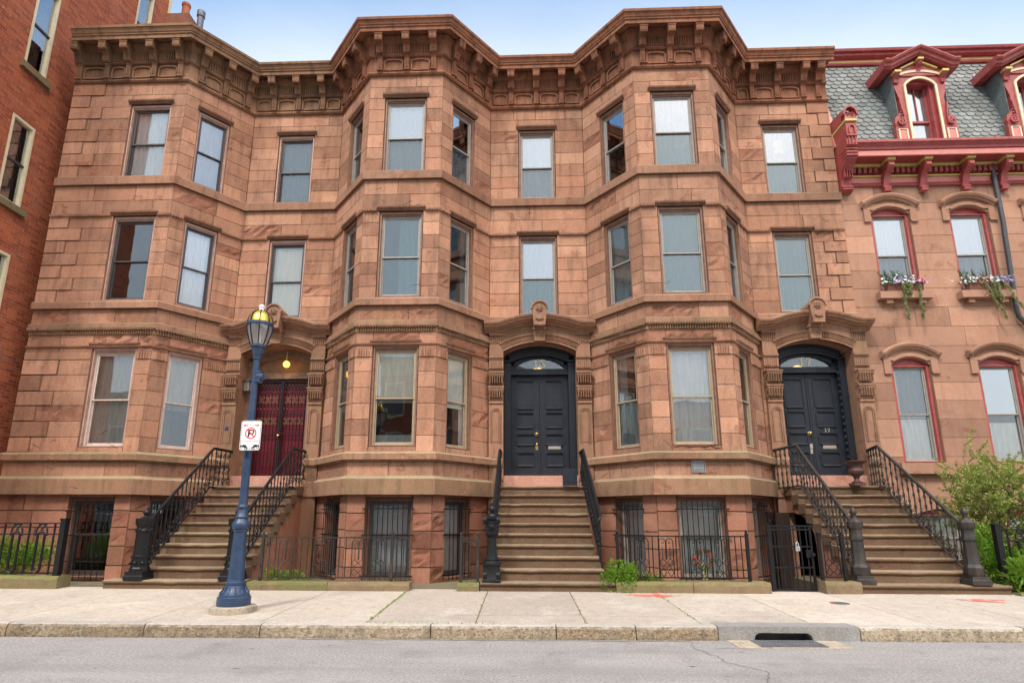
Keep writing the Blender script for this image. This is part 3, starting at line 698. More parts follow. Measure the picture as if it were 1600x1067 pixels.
    for k,F in Fs.items():
        if k=='e': continue
        for _ in range(9 if k=='f' else 4):
            z,n=rr.choice(((2.23,.047),(2.3,.047),(5.47,.002),(5.55,.002),(8.0,.010),(8.2,.010),(8.45,.010),(1.95,.139),(3.0,.001),(6.1,.001),(2.8,.001))); crack(F,rr.uniform(.1,F.L-.45),z+rr.uniform(0,.08),n,rr.uniform(.09,.3),rr.choice((1,1,-1)))
    ck.build('crack','crack_dark',root)
    portal(i,root,e,du)
    return root
# ------------------------------------------------------------------ lettering
def digit(mb,F,ch,u,z,h,n0,n1,t=T0,m=0):
    w=h*.55; s=h*.19
    if ch=='1':
        mb.box(F,u+w*.36,u+w*.36+s,n0,n1,z+s*.5,z+h,t,m); mb.box(F,u+w*.08,u+w*.36+s+w*.28,n0,n1,z,z+s*.5,t,m)
        mb.ext(F,[(u+w*.36,z+h),(u+w*.36,z+h*.86),(u+w*.05,z+h*.78),(u+w*.05,z+h*.84)],n0,n1,t,m)
    elif ch=='7':
        mb.box(F,u,u+w,n0,n1,z+h-s,z+h,t,m); mb.box(F,u,u+s*.5,n0,n1,z+h-s*1.9,z+h-s,t,m)
        mb.ext(F,[(u+w-s,z+h-s),(u+w,z+h-s),(u+w*.5+s*.3,z),(u+w*.5-s*.8,z)],n0,n1,t,m)
    elif ch=='5':
        mb.box(F,u+w*.12,u+w*.95,n0,n1,z+h-s,z+h,t,m); mb.box(F,u+w*.12,u+w*.12+s*.7,n0,n1,z+h*.5,z+h-s,t,m)
        pts=[(u+w*.42+w*.48*math.cos(a),z+h*.31+h*.27*math.sin(a)) for a in [R_(130-q*22) for q in range(16)]]
        mb.strip(F,pts,-s*.5,s*.5,n0,n1,t,m)
def octo(c,k=.1):
    u0,u1,z0,z1=c; return [(u0+k,z0),(u1-k,z0),(u1,z0+k),(u1,z1-k),(u1-k,z1),(u0+k,z1),(u0,z1-k),(u0,z0+k),(u0+k,z0)]
def scroll(F,n,pts):
    return [F(u,n,z) for u,z in pts]
def spiral(c,r0,r1,a0,a1,k=14): return [(c[0]+(r0+(r1-r0)*i/k)*math.cos(R_(a0+(a1-a0)*i/k)),c[1]+(r0+(r1-r0)*i/k)*math.sin(R_(a0+(a1-a0)*i/k))) for i in range(k+1)]
# ------------------------------------------------------------------ arched portals and doors
def portal(i,root,e,du):
    G=e.sub(du,0,0); hw=.815; m=MB(); T=tn
    ped=[(-1.24,5.47),(-.95,5.472),(-.82,5.50),(-.62,5.57),(-.32,5.64),(0,5.665),(.32,5.64),(.62,5.57),(.82,5.50),(.95,5.472),(1.24,5.47)]
    soff=arc(0,hw,5.04,.215)
    for s in (-1,1):
        a,b=sorted((s*hw,s*1.13)); 
        for z0,z1,n in ((.15,1.83,.10),(1.835,2.18,.13),(2.185,2.45,.10),(2.455,2.50,.12),(2.505,2.665,.135),(2.67,3.84,.10),(3.845,3.90,.125),(3.905,4.635,.07),(4.64,4.845,.105),(4.85,4.875,.12),(4.88,4.925,.14),(4.93,5.215,.10),(5.22,5.40,.10),(5.405,5.468,.13)): m.box(G,a,b,-.018,n,z0,z1,T(.06))
        pa=[(a+.075,2.98),(a+.075,3.62)]+[((a+b)/2-.085*math.cos(q),3.62+.085*math.sin(q)) for q in [R_(x) for x in (30,60,90,120,150)]]+[(b-.075,3.62),(b-.075,2.98)]
        m.strip(G,pa,-.012,.012,.09,.118,(.36,.5,0)); m.strip(G,pa,.03,.044,.09,.112,(.42,.5,0))
        m.box(G,a+.09,b-.09,.10,.107,2.99,3.0,(.3,.5,0))
        for z0,p in ((4.27,.115),(3.95,.085)):
            m.pro(G,[(.02,z0),(.085,z0+.01),(.10,z0+.08),(.10+p*.7,z0+.15),(.10+p,z0+.20),(.10+p,z0+.235),(.02,z0+.24)],a-.01,b+.01,T(.05))
            ribs(m,G,a,b,z0+.02,z0+.20,.10+p*.25,.12+p*.8,.052,.6,(.4,.5,0))
            m.box(G,a-.02,b+.02,.02,.115+p,z0+.24,z0+.268,T(.05)); m.box(G,a-.005,b+.005,.02,.115,z0-.03,z0-.005,T(.05))
        ribs(m,G,a+.02,b-.02,4.66,4.83,.104,.122,.04,.6,(.45,.5,0)); ribs(m,G,a,b,5.235,5.385,.10,.125,.04,.6,(.42,.5,0))
    m.ext(G,soff+[(1.12,5.04),(1.12,5.475)]+[p for p in ped[::-1] if abs(p[0])<1.1]+[(-1.12,5.475),(-1.12,5.04)],-.02,.095,T(.05))
    m.strip(G,arc(0,hw,5.04,.215),0,.03,-.62,.112,T(.05))
    m.strip(G,arc(0,hw,5.04,.215),.175,.20,.05,.125,T(.05))
    al=arc(0,hw,5.04,.215,52)
    for k in range(1,52):
        (u,z),(u2,z2)=al[k],al[k+1] if k<52 else al[k]
        d=Vector((u2-u,z2-z)).normalized(); Fk=lambda a,n,b,u=u,z=z,d=d:G(u+d.x*a-d.y*b,n,z+d.y*a+d.x*b)
        if abs(u)>.13: m.pro2(Fk,-.011,.011,.09,.122,.045,.165,(.42,.5,0),0)
    m.prostrip(G,ped,[(-.01,-.05),(-.01,.10),(.0,.13),(.03,.145),(.05,.22),(.075,.235),(.085,.30),(.125,.315),(.14,.345),(.175,.36),(.19,.36),(.225,.27),(.24,-.05)],T(.04))
    for s in (-1,1): m.box(G,*sorted((s*hw,s*.88)),-.62,-.019,.15,5.06,T(.05))
    po=m.build('portal','portal_stone',root)
    k=MB(); k.ext(G,[(-.115,5.245),(.115,5.245),(.135,5.50),(-.135,5.50)],-.05,.225,T(.05)); k.box(G,-.15,.15,-.05,.26,5.505,5.545,T(.05))
    top=[(.165*math.cos(R_(q)),5.925+.165*math.sin(R_(q))) for q in range(0,181,18)]
    k.ext(G,[(-.125,5.55),(.125,5.55)]+top,-.05,.42,T(.05)); k.strip(G,[(-.135,5.56)][:0]+[(x*1.04,z) for x,z in top[::-1]],-.005,.028,.38,.45,T(.05))
    Gk=lambda x,y,z:G(x,z,y)
    k.lathe((0,5.93,.41),[(.085,0),(.085,.03),(.06,.04),(.05,.025),(.03,.045),(.001,.05)],12,(.4,.5,0),F=Gk,flute=1,fd=.25)
    k.strip(G,[(.09*math.cos(R_(q)),5.72+.05*math.sin(R_(q))) for q in range(190,351,20)],0,.03,.40,.455,(.4,.5,0))
    for q in (-.075,.075): k.strip(G,spiral((q,5.40),.05,.012,90 if q<0 else 90,450 if q<0 else -270),0,.014,.22,.245,(.4,.5,0))
    k.build('keystone','portal_stone',po)
    t=MB(); t.box(G,-.812,.812,-.62,.03,1.95,2.275,T(.05)); 
    t.build('threshold','threshold_stone',root)
    # ceiling and back of the entry
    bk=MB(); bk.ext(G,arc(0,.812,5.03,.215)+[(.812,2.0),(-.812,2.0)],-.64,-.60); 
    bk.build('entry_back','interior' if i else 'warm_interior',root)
    if i:
        f=MB(); dk=(-.50,-.24)
        for s in (-1,1):
            f.box(G,*sorted((s*.655,s*.81)),-.5,-.27,2.28,4.9); f.box(G,*sorted((s*.66,s*.80)),-.27,-.245,2.4,4.86)
            f.box(G,*sorted((s*.63,s*.815)),-.3,-.225,4.88,4.93); f.box(G,*sorted((s*.63,s*.815)),-.3,-.225,2.28,2.42)
            if i==2 and s==1: 
                for q in range(16): f.ball(G(.648,-.30,2.55+q*.145),.030,8,5,sq=1.3)
        f.strip(G,arc(0,.64,4.90,.145),0,.22,-.5,-.26); f.strip(G,arc(0,.655,4.915,.15),.03,.16,-.27,-.235)
        f.box(G,-.655,.655,-.5,-.32,4.595,4.735); f.box(G,-.655,.655,-.33,-.30,4.60,4.63)
        f.strip(G,arc(0,.575,4.79,.215),0,.14,-.46,-.36)
        for s in (-1,1): f.box(G,*sorted((s*.575,s*.655)),-.46,-.36,4.735,4.90)
        fo=f.build('door_frame','black_paint',root)
        g=MB(); g.ext(G,[(-.577,4.733),(.577,4.733)]+arc(0,.577,4.79,.22)[::-1],-.425,-.42); go=g.build('fanlight','glass_screen',fo)
        q=MB(); txt='15' if i==1 else '17'
        digit(q,G,txt[0],-.13,4.775,.20,-.418,-.410); digit(q,G,txt[1],.025,4.775,.20,-.418,-.410); q.build('house_number','number_cream',fo)
        q=MB(); q.lathe(tuple(G(-.03 if i==1 else -.12,-.54,4.77)),[(.02,-.03),(.09,-.01),(.1,.02),(.05,.05),(.01,.06)],10); q.build('hall_light','reflect_glow',fo)
        pz=[(4.47,3.81),(3.72,3.37),(3.23,2.98),(2.81,2.51)]
        for s in (0,1):
            a,b=(-.652,-.004) if s==0 else (.004,.652)
            l=MB(); l.box(G,a,b,-.465,-.41,2.28,4.592)
            l.box(G,*((b-.035,b) if s==0 else (a,a+.03)),-.41,-.395,2.29,4.58)
            for z1,z0 in pz:
                ua,ub=a+.115,b-.115
                l.strip(G,octo((ua,ub,z0,z1),.04),-.014,.014,-.412,-.394); l.pro(G,[(-.412,z0+.045),(-.378,z0+.004),(-.412,z0-.012)],ua+.03,ub-.03); l.pro(G,[(-.412,z1+.02),(-.372,z1+.016),(-.372,z1-.004),(-.412,z1-.008)],ua+.03,ub-.03); l.strip(G,octo((ua+.03,ub-.03,z0+.03,z1-.03),.03),-.006,.006,-.412,-.404)
                w=ub-ua
                for q in range(-6,14):
                    t=.085*q; p=[(max(ua+.04,ua+t),z0+.05+max(0,-t)),]
                    u1=ua+t; 
                    x0=max(ua+.045,u1+0.0); zz0=z0+.05+(x0-u1); x1=min(ub-.045,u1+(z1-z0-.1)); zz1=z0+.05+(x1-u1)
                    if x1>x0+.03 and zz0>=z0+.045: 
                        if s==0: l.strip(G,[(x0,zz0),(x1,zz1)],-.003,.003,-.412,-.4075)
                        else: l.strip(G,[(ua+ub-x0,zz0),(ua+ub-x1,zz1)],-.003,.003,-.412,-.4075)
            lo=l.build('door',"black_paint",root)
            if s==0:
                h=MB(); h.ball(G(b-.07,-.36,3.235),.032); h.lathe((b-.07,3.235,-.41),[(.04,0),(.04,.01),(.015,.015),(.015,.05)],10,F=Gk)
                h.build('knob','brass',lo,smooth=40); h=MB()
                if i==1: h.ball(G(b-.07,-.365,3.0),.03); h.box(G,b-.10,b-.04,-.41,-.40,2.88,2.97)
                else: h.box(G,b-.10,b-.04,-.41,-.385,2.9,3.0); h.box(G,b-.095,b-.045,-.41,-.395,2.78,2.89)
                h.build('lock',('brass' if i==1 else 'frame_grey'),lo,smooth=40)
            else:
                h=MB(); h.box(G,a+.18,a+.46,-.412,-.395,2.885,2.965); h.box(G,a+.20,a+.44,-.395,-.388,2.90,2.945); h.build('letter_slot','frame_grey' ,lo)
                if i==2: h=MB(); digit(h,G,'1',a+.25,3.26,.10,-.412,-.404); digit(h,G,'7',a+.32,3.26,.10,-.412,-.404); h.build('door_number','frame_grey',lo)
    else:
        f=MB()
        for s in (-1,1): f.box(G,*sorted((s*.63,s*.812)),-.5,-.3,2.28,4.98)
        f.box(G,-.63,.63,-.5,-.36,4.56,4.70); f.strip(G,arc(0,.66,4.86,.2),0,.22,-.5,-.36); f.box(G,-.66,.66,-.52,-.4,4.55,4.58)
        fo=f.build('door_frame','door_wood',root)
        g=MB(); g.ext(G,[(-.632,4.70),(.632,4.70)]+arc(0,.632,4.88,.18)[::-1],-.46,-.455); g.build('arch_panel','plaster',fo)
        for s in (0,1):
            a,b=(-.625,-.004) if s==0 else (.004,.625)
            l=MB(); l.box(G,a,b,-.54,-.50,2.28,4.55)
            for z0,z1 in ((2.45,3.15),(3.25,4.4)): l.strip(G,octo((a+.1,b-.1,z0,z1),.01),-.012,.012,-.502,-.488)
            for q in range(7): u=a+.14+q*(b-a-.28)/6; l.box(G,u-.004,u+.004,-.50,-.495,3.28,4.36)
            lo=l.build('door','door_red',root)
            # wrought-iron screen door
            ir=MB(); ring(ir,G,a,b,2.30,4.52,.028,-.425,-.40)
            for z in (2.62,3.28,3.72,4.36): ir.box(G,a,b,-.422,-.405,z-.009,z+.009)
            for q in range(7): u=a+.07+q*(b-a-.14)/6; ir.tube([G(u,-.413,2.32),G(u,-.413,4.5)],.007,5)
            for q in range(3):
                u=a+.15+q*.16
                for z in (2.40,2.86): 
                    for sg in (1,-1): ir.tube(scroll(G,-.41,spiral((u,z+.05*sg),.05,.012,90*sg,90*sg+380)),.006,4)
            io=ir.build('iron_screen','iron',root)
            gd=None
            for q in range(3):
                u=a+.15+q*.16
                for zc in (3.56,4.06):
                    gd=MB()
                    for sg in (1,-1):
                        for sh in (1,-1): gd.tube(scroll(G,-.405,spiral((u+.035*sh,zc+.06*sg),.045,.01,(90-90*sh)+180,(90-90*sh)+180+sh*sg*330,10)),.0042,4)
                    gd.ball(G(u,-.40,zc),.011,8,5); gd.build('gilt_scroll','gilt',io)
            for q in range(7):
                u=a+.07+q*(b-a-.14)/6
                for z in (3.85,4.25,4.42): gd=MB(); gd.ball(G(u,-.408,z),.010,6,4); gd.build('gilt_bead','gilt',io)
            if s==0: h=MB(); h.ball(G(b+.0,-.37,3.22),.034); h.build('knob','brass',io,smooth=40)
        q=MB(); p=G(.13,-.20,4.86); q.lathe(tuple(p),[(.01,-.075),(.05,-.06),(.075,-.02),(.08,.01),(.06,.055),(.03,.075)],14)
        lo=thing('ceiling_lamp','small glowing amber globe hanging in the arched entry above the red door','lamp',tuple(p))
        gl=q.build('globe','lamp_glow',lo,smooth=60); pl=bpy.data.lights.new('glow','POINT'); pl.energy=.6; pl.color=(1,.6,.25); pl.shadow_soft_size=.08; po_=bpy.data.objects.new('glow',pl); COL.objects.link(po_); po_.parent=lo; po_.location=(0,-.05,-.16); q=MB(); q.lathe(tuple(p),[(.035,.075),(.035,.10),(.01,.11),(.008,.33)],8); q.build('stem','brass',lo)
        p=G(-.72,-.16,4.2); lt=thing('wall_lantern','small dark lantern on the left jamb of the red door','lamp',tuple(p))
        f=at(p.x,p.y,p.z); q=MB(); q.box(f,-.075,.075,-.07,.07,0,.02); q.box(f,-.085,.085,-.08,.08,.24,.26)
        for a in (-.07,.06):
            for b in (-.065,.055): q.box(f,a,a+.01,b,b+.01,.02,.24)
        q.lathe((0,0,.26),[(.075,0),(.03,.06),(.015,.07),(.02,.10),(.002,.115)],8,F=f); q.box(f,-.02,.02,-.15,-.07,.1,.14); q.build('case','frame_dark',lt)
        q=MB(); q.box(f,-.06,.06,-.055,.055,.022,.238); q.build('lantern_pane','lantern_glass',lt)
        q=MB(); u=-.97; q.lathe((u,3.32,.10),[(.055,0),(.06,.008),(.05,.014),(.001,.014)],4,F=lambda x,y,z:G(x,z,u*0+y)); o=q.build('wall_badge','blue_paint'); tag(o,'small blue diamond badge fixed to the pilaster left of the red door','badge')
# ------------------------------------------------------------------ stoops and railings
def sz(k): return 2.03-.1855*k
def sy(k): return 12.05-.255*k
def stoop(label,spans,bot,arch=False,broken=False):
    x0,x1=spans; root=thing('stoop',label,'steps',((x0+x1)/2,9.75,.2),'stone stoops climbing to the front doors')
    for k in range(10):
        a,b=(x0,x1) if k<9 else bot
        if callable(broken): a,b=broken(k,a,b)
        z=sz(k); y0=sy(k); y1=12.50 if k==0 else sy(k-1)+.03; zb=z-.1855 if k<9 else .12
        m=MB(); t=tn(.08); n=max(8,int((b-a)/.09)); pr=[(.0,-.052),(-.024,-.05),(-.034,-.034),(-.034,-.016),(-.024,-.003),(-.01,0)]
        vs=[];prof=[(y1,zb),(y0,zb)]+[(y0+p,z+q) for p,q in pr]+[(y1,z)]; q=len(prof)
        chip=[0]*(n+1)
        for _ in range(rnd.choice((0,1,1,2,3))):
            c=rnd.uniform(0,n); w=rnd.uniform(.6,2.2); d=rnd.uniform(.004,.02)
            for i in range(n+1): chip[i]=max(chip[i],d*math.exp(-((i-c)/w)**2))
        for i in range(n+1):
            x=a+(b-a)*i/n; wob=.003*math.sin(i*1.7+k)
            for j,(y,zz) in enumerate(prof):
                c=chip[i]+rnd.uniform(0,.003) if 2<=j<=7 else 0
                vs.append(Vector((x,y+c*1.2+(wob if 1<j<8 else 0),zz-(c*.8 if j>2 else 0))))
        b0=len(m.v); m.v+=vs
        for i in range(n):
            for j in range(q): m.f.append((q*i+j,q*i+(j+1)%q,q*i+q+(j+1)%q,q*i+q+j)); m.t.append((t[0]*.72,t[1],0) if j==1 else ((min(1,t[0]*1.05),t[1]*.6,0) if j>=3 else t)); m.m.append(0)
        m.f+=[tuple(range(q)),tuple(range(q*n+q-1,q*n-1,-1))]; m.t+=[t,t]; m.m+=[0,0]
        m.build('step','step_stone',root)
    for s,x in ((-1,x0),(1,x1)):
        m=MB(); xa,xb=(x+.05,x+.17) if s<0 else (x-.17,x-.05)
        P=[]
        for k in range(9,-1,-1): P+=[(sy(k)+.03,sz(k+1)-.05 if k<9 else .1),(sy(k)+.03,sz(k)-.055)]
        P+=[(12.50,1.97)]
        if arch and s<0: P+=[(12.50,1.5),(12.15,1.5),(11.85,1.45),(11.6,1.33),(11.42,1.13),(11.36,.9),(11.36,.1)]
        else: P+=[(12.5,.1)]
        k=len(P); m.add([Vector((xa,y,z)) for y,z in P]+[Vector((xb,y,z)) for y,z in P],[tuple(range(k)),tuple(range(2*k-1,k-1,-1))]+[(i,(i+1)%k,k+(i+1)%k,k+i) for i in range(k)],tn(.05))
        m.build('side_wall','basement_stone',root)
    return root
def newel(kind,x,y,z,rail):
    m=MB(); f=at(x,y,z)
    def sqr(prof,t=T0,rot=0,seg=4):
        m.lathe((0,0,0),[(r*1.4142,h) for r,h in prof],seg,t,F=f)
    if kind==1:
        sqr([(.165,0),(.165,.06),(.15,.075),(.15,.13)])
        m.lathe((0,0,0),[(.155,.13),(.155,.18),(.14,.2),(.14,.34),(.155,.36),(.155,.38),(.125,.40),(.118,.75),(.135,.77),(.135,.80),(.118,.82),(.118,.86),(.145,.90),(.15,.99),(.13,1.0)],16,F=f,flute=1,fd=.06)
        for q in range(8):
            a=q*math.pi/4; m.ball(f(.145*math.cos(a),.145*math.sin(a),.27),.03,8,5); m.ball(f(.122*math.cos(a),.122*math.sin(a),.81),.026,8,5)
        fin=[(.10,1.0),(.04,1.03),(.03,1.05),(.055,1.07),(.06,1.10),(.045,1.135),(.005,1.15)]
    elif kind==2:
        sqr([(.15,0),(.15,.03),(.14,.05),(.135,.24),(.15,.26),(.15,.29)])
        m.lathe((0,0,0),[(.14,.29),(.13,.33),(.14,.35),(.10,.38),(.085,.46),(.078,.60),(.078,.70),(.10,.72),(.10,.74)],12,F=f,flute=1,fd=.08)
        sqr([(.095,.74),(.105,.75),(.105,.98),(.13,1.0),(.13,1.04),(.09,1.05)])
        for s,z0 in ((1,.86),):
            m.lathe((0,.10,z0),[(.05,0),(.05,.02),(.035,.025),(.03,.015),(.015,.03),(.001,.03)],12,F=lambda a,b,c:f(a,.10+ (c-z0),z0+b-.10))
        for a in (-1,1):
            for b in (.05,.92): m.pro(f,[(.10,b),(.155,b+.02),(.165,b+.07),(.12,b+.12),(.10,b+.12)],a*.11-.03,a*.11+.03)
        fin=[(.08,1.05),(.065,1.08),(.03,1.10),(.055,1.13),(.06,1.17),(.04,1.20),(.035,1.215),(.04,1.23),(.03,1.26),(.004,1.27)]
    else:
        sqr([(.15,0),(.147,.07),(.13,.085),(.125,.13)],seg=4)
        m.lathe((0,0,0),[(.13,.13),(.14,.15),(.14,.26),(.115,.30),(.105,.32),(.09,.66),(.106,.68),(.106,.72),(.09,.75),(.088,.84),(.114,.87),(.12,.90),(.12,.96),(.10,.98),(.085,1.0)],8,F=f)
        fin=[(.07,1.0),(.05,1.02),(.035,1.04),(.045,1.055),(.03,1.07),(.045,1.09),(.052,1.12),(.04,1.16),(.012,1.20),(.002,1.21)]
    o=m.build('newel_post',{1:'iron',2:'iron',3:'worn_iron'}[kind],rail,smooth=30)
    q=MB(); q.lathe((0,0,0),fin,14,F=f); q.build('finial',{1:'iron',2:'iron',3:'worn_iron'}[kind],o,smooth=50)
def baluster(h,kind,mat):
    m=MB(); r=.011
    if kind=='turned':
        p=[(r*.8,0),(.02,.01),(.02,.04),(r,.06)]
        for c in (.14,.36,.62,.84): p+=[(r,h*c-.05),(.019,h*c-.02),(.024,h*c),(.019,h*c+.02),(r,h*c+.05)]
        p+=[(.018,h-.05),(.018,h-.02),(r*.8,h)]
        m.lathe((0,0,0),p,8)
    else:
        m.lathe((0,0,0),[(r,0),(r,h*.1),(.018,h*.13),(r,h*.17),(r*.9,h*.45),(.022,h*.5),(r*.9,h*.55),(r,h*.84),(.018,h*.87),(r,h*.9),(r,h)],8)
        for sg in (1,-1): m.tube([Vector((x,0,z)) for x,z in spiral((.03*sg,h*.24),.03,.008,180 if sg>0 else 0,(180 if sg>0 else 0)-sg*400,10)],.006,4)
    return local(m,'baluster',mat,40)
def railing(label,pts,kind,nk=None,mat='iron',h=.80,step=.13,scrolls=False,curl=False):
    """pts: handrail points (newel end first): slope start, slope top, wall end"""
    root=thing('stair_railing',label,'railing',(pts[0][0],pts[0][1],sz(9)),'iron railings of the stoops')
    P=[Vector(p) for p in pts]
    hr=MB()
    path=[P[0]]+[P[0].lerp(P[1],q/6) for q in range(1,6)]+[P[1].lerp(P[0],.02)]+P[1:]
    hr.tube(path,.030,8); 
    if curl: hr.tube([P[0]+Vector((.05*math.cos(a)-.05,-.06*math.sin(a)*.6-.02,-.07+.07*math.cos(a))) for a in [R_(q*30) for q in range(0,11)]],.022,6)
    hr.build('handrail',mat,root,smooth=50)
    br=MB(); br.tube([p-Vector((0,0,h)) for p in path],.016,6); br.build('bottom_rail',mat,root)
    proto=baluster(h,'turned' if kind!='scroll' else 'scroll',mat)
    for a,b in zip(P,P[1:]):
        L=(b-a).length; k=max(1,int(Vector((b.x-a.x,b.y-a.y)).length/step))
        for q in range(k): 
            p=a.lerp(b,(q+.6)/k); link_copy(proto,root,(p.x,p.y,p.z-h))
    sc=MB(); a,b=P[0],P[1]; k=int((b-a).length/step)
    for hh,r in ((.10,.04),(.19,.03)): sc.tube([Vector((0,math.cos(t)*r,hh+math.sin(t)*r*.9)) for t in [R_(j*45) for j in range(9)]],.007,4)
    sp_=local(sc,'scroll_ring',mat)
    for q in range(k): p=a.lerp(b,(q+1.1)/k); link_copy(sp_,root,(p.x,p.y,p.z-h))
    if scrolls:
        a,b=P[1],P[2]
        for c in (.3,.7):
            p=a.lerp(b,c); d=(b-a).normalized()
            for zc,sg in ((.15,1),(.32,-1),(.5,1),(.66,-1)):
                sc=MB()
                for sh in (1,-1): sc.tube([Vector((p.x,p.y,p.z-h+zc))+d*(u*sh)+Vector((0,0,z)) for u,z in spiral((.05,.0),.055,.012,-90*sg,-90*sg+sg*400,12)],.009,4)
                sc.build('scrollwork',mat,root)
    if nk: newel(nk,P[0].x,9.87,sz(9),root)
    return root
# ------------------------------------------------------------------ slate-roofed house on the right
Y4=YR+.04
def arched_window(root,F,uc,hw,z0,z1,rise,**kw):
    """window in an arched opening: square frame below, red arched head above"""
    w=window(root,F,uc,hw,z0,z1,cas='red_paint',met='frame_grey',gap=.075,topg=.03,deep=.02,**kw)
    h=MB(); a=arc(uc,hw+.072,z1+.028,rise); h.ext(F,a+[(uc+hw+.072,z1+.026),(uc-hw-.072,z1+.026)],-.20,-.10)
    h.strip(F,arc(uc,hw+.03,z1+.03,rise-.02),0,.035,-.10,-.06); h.build('arched_head','red_paint',w)
    return w
def slate_house():
    root=thing('slate_roof_house','pink stone house with fish-scale slate roof and red and yellow trim','house',(10.8,Y4,.2))
    x0,x1=XR+.01,14.6; F=Fr((x0,Y4),(x1,Y4)); L=F.L
    wins=[(8.62-x0,.37,6.36,8.30,.16),(10.40-x0,.37,6.36,8.30,.16),(12.2-x0,.37,6.36,8.30,.16),(8.56-x0,.35,2.54,4.66,.16),(10.43-x0,.37,2.54,4.66,.16),(12.3-x0,.37,2.54,4.66,.16)]
    bw=[(8.72-x0,.40,.55,1.45,.10),(10.5-x0,.40,.55,1.45,.10)]
    ops=[(u-h-.08,u+h+.08,z0,z1+r+.03) for u,h,z0,z1,r in wins+bw]
    w=MB(); blocks(w,F,0,L,.15,2.24,5,ops,0,.005,.008,.0,.8,1.6); blocks(w,F,0,L,2.24,9.05,16,ops,0,.005,.008,.01,.7,1.6,reveal=.2)
    for u,h,z0,z1,r in wins+bw:     # stone left over above each arch
        a=arc(u,h+.082,z1+.03,r); H=u+h+.082
        for s in (-1,1):
            half=[p for p in a if (p[0]-u)*s>=-1e-6]; half.sort(key=lambda p:abs(p[0]-u))
            w.ext(F,half+[(u+s*(h+.082),z1+r+.032),(u,z1+r+.032)],-.2,-.004,(.48,.5,0))
    wall=w.build('wall','pink_stone',root)
    for u,h,z0,z1,r in wins:
        tr=MB(); zs=z1+.16; b=h+.08
        c=[(u-b-.20,zs),(u-b-.10,zs)]+arc(u,b+.06,zs+.035,.17,10)+[(u+b+.10,zs),(u+b+.20,zs)]
        tr.prostrip(F,c,[(.02,-.02),(.02,.045),(.055,.06),(.07,.10),(.115,.125),(.145,.125),(.165,.07),(.17,-.02)],tn(.06))
        tr.strip(F,[(u-b-.10,zs+.01),(u-b,zs+.01)]+arc(u,b+.0,zs-.06,.16,10)[1:-1]+[(u+b,zs+.01),(u+b+.10,zs+.01)],-.04,.04,-.02,.028,tn(.05))
        for s in (-1,1): tr.box(F,*sorted((u+s*(b+.0),u+s*(b+.15))),-.02,.035,zs-.32,zs+.03,tn(.05)); tr.box(F,*sorted((u+s*(b-.0),u+s*(b+.16))),-.02,.05,zs-.34,zs-.30,tn(.05))
        tr.build('window_hood','pink_stone',root); tr=MB()
        tr.box(F,u-b-.14,u+b+.14,-.02,.13,z0-.235,z0-.005,tn(.06)) if z0<5 else tr.box(F,u-b-.13,u+b+.13,-.02,.17,z0-.17,z0-.005,tn(.06))
        if z0>5:
            for s in (-1,1): tr.box(F,u+s*.36-.07,u+s*.36+.07,-.02,.12,z0-.27,z0-.172,tn(.06))
        tr.build('window_sill','pink_stone',root)
    C=('curtain',0,1); sty=[dict(inside=('sheer',0,1),up='glass_sky',low='glass_screen')]*3+[dict(inside=[('sheer',.46,1),('curtain',0,.46)],up='glass_screen',low='glass_clear'),dict(inside=('curtain',0,.42),up='glass_sky',low='glass_clear'),dict(inside=C)]
    for (u,h,z0,z1,r),k in zip(wins,sty): arched_window(root,F,u,h,z0+.01,z1,r,**k)
    for u,h,z0,z1,r in bw: arched_window(root,F,u,h,z0+.01,z1,r,inside=('shade_grey',0,1),up='glass_clear',low='glass_clear')
    # eaves cornice
    c=MB(); q=[]
    P=[(x0+.10,Y4),(x1,Y4)]
    sweep(c,P,[(-.1,9.03),(.05,9.03),(.075,9.07),(.04,9.10),(.025,9.11),(.025,9.56),(.42,9.575),(.42,9.55),(.45,9.55),(.45,9.70),(.48,9.71),(.49,9.76),(.54,9.82),(.57,9.84),(.57,9.90),(-.1,9.93)],step=9)
    for a in (9.26,9.515): pass
    co=c.build('eaves_cornice','red_paint',root)
    c=MB(); sweep(c,P,[(.02,9.12),(.035,9.12),(.035,9.255),(.02,9.255)],step=9); sweep(c,P,[(.44,9.565),(.456,9.565),(.456,9.69),(.44,9.69)],step=9); c.build('cornice_panel','pink_paint',co)
    c=MB(); sweep(c,P,[(.02,9.262),(.075,9.265),(.085,9.285),(.06,9.305),(.02,9.305)],step=9); sweep(c,P,[(.02,9.50),(.10,9.505),(.13,9.545),(.13,9.572),(.02,9.572)],step=9); c.build('yellow_moulding','yellow_trim',co)
    c=MB(); bx=[8.60,9.44,10.40,11.26,12.2,13.1]
    u=x0+.35
    while u<x1: 
        if min(abs(u-b) for b in bx)>.10: c.box(FW,u-.035,u+.035,-Y4+.02,-Y4+.13,9.34,9.47)
        u+=.125
    c.build('dentils','red_paint',co)
    for b in bx:
        g=at(b,Y4,0); m=MB()
        m.pro(g,[(.02,8.86),(.05,8.84),(.12,8.87),(.13,8.93),(.09,8.97),(.10,9.03),(.14,9.12),(.15,9.20),(.19,9.27),(.27,9.30),(.35,9.36),(.37,9.44),(.33,9.50),(.37,9.52),(.37,9.565),(.02,9.565)],-.072,.072)
        m.box(g,-.085,.085,.03,.135,8.94,8.965); m.box(g,-.05,.05,.25,.38,9.37,9.43); m.pro(g,[(.1,9.29),(.22,9.285),(.22,9.31),(.1,9.32)],-.10,.10)
        bo=m.build('bracket','red_paint',co,smooth=40)
        m=MB(); m.box(g,-.09,.09,.02,.40,9.50,9.572); m.build('bracket_cap','yellow_trim',bo)
    # big corbel closing the left end
    g=at(7.66,Y4,0); m=MB()
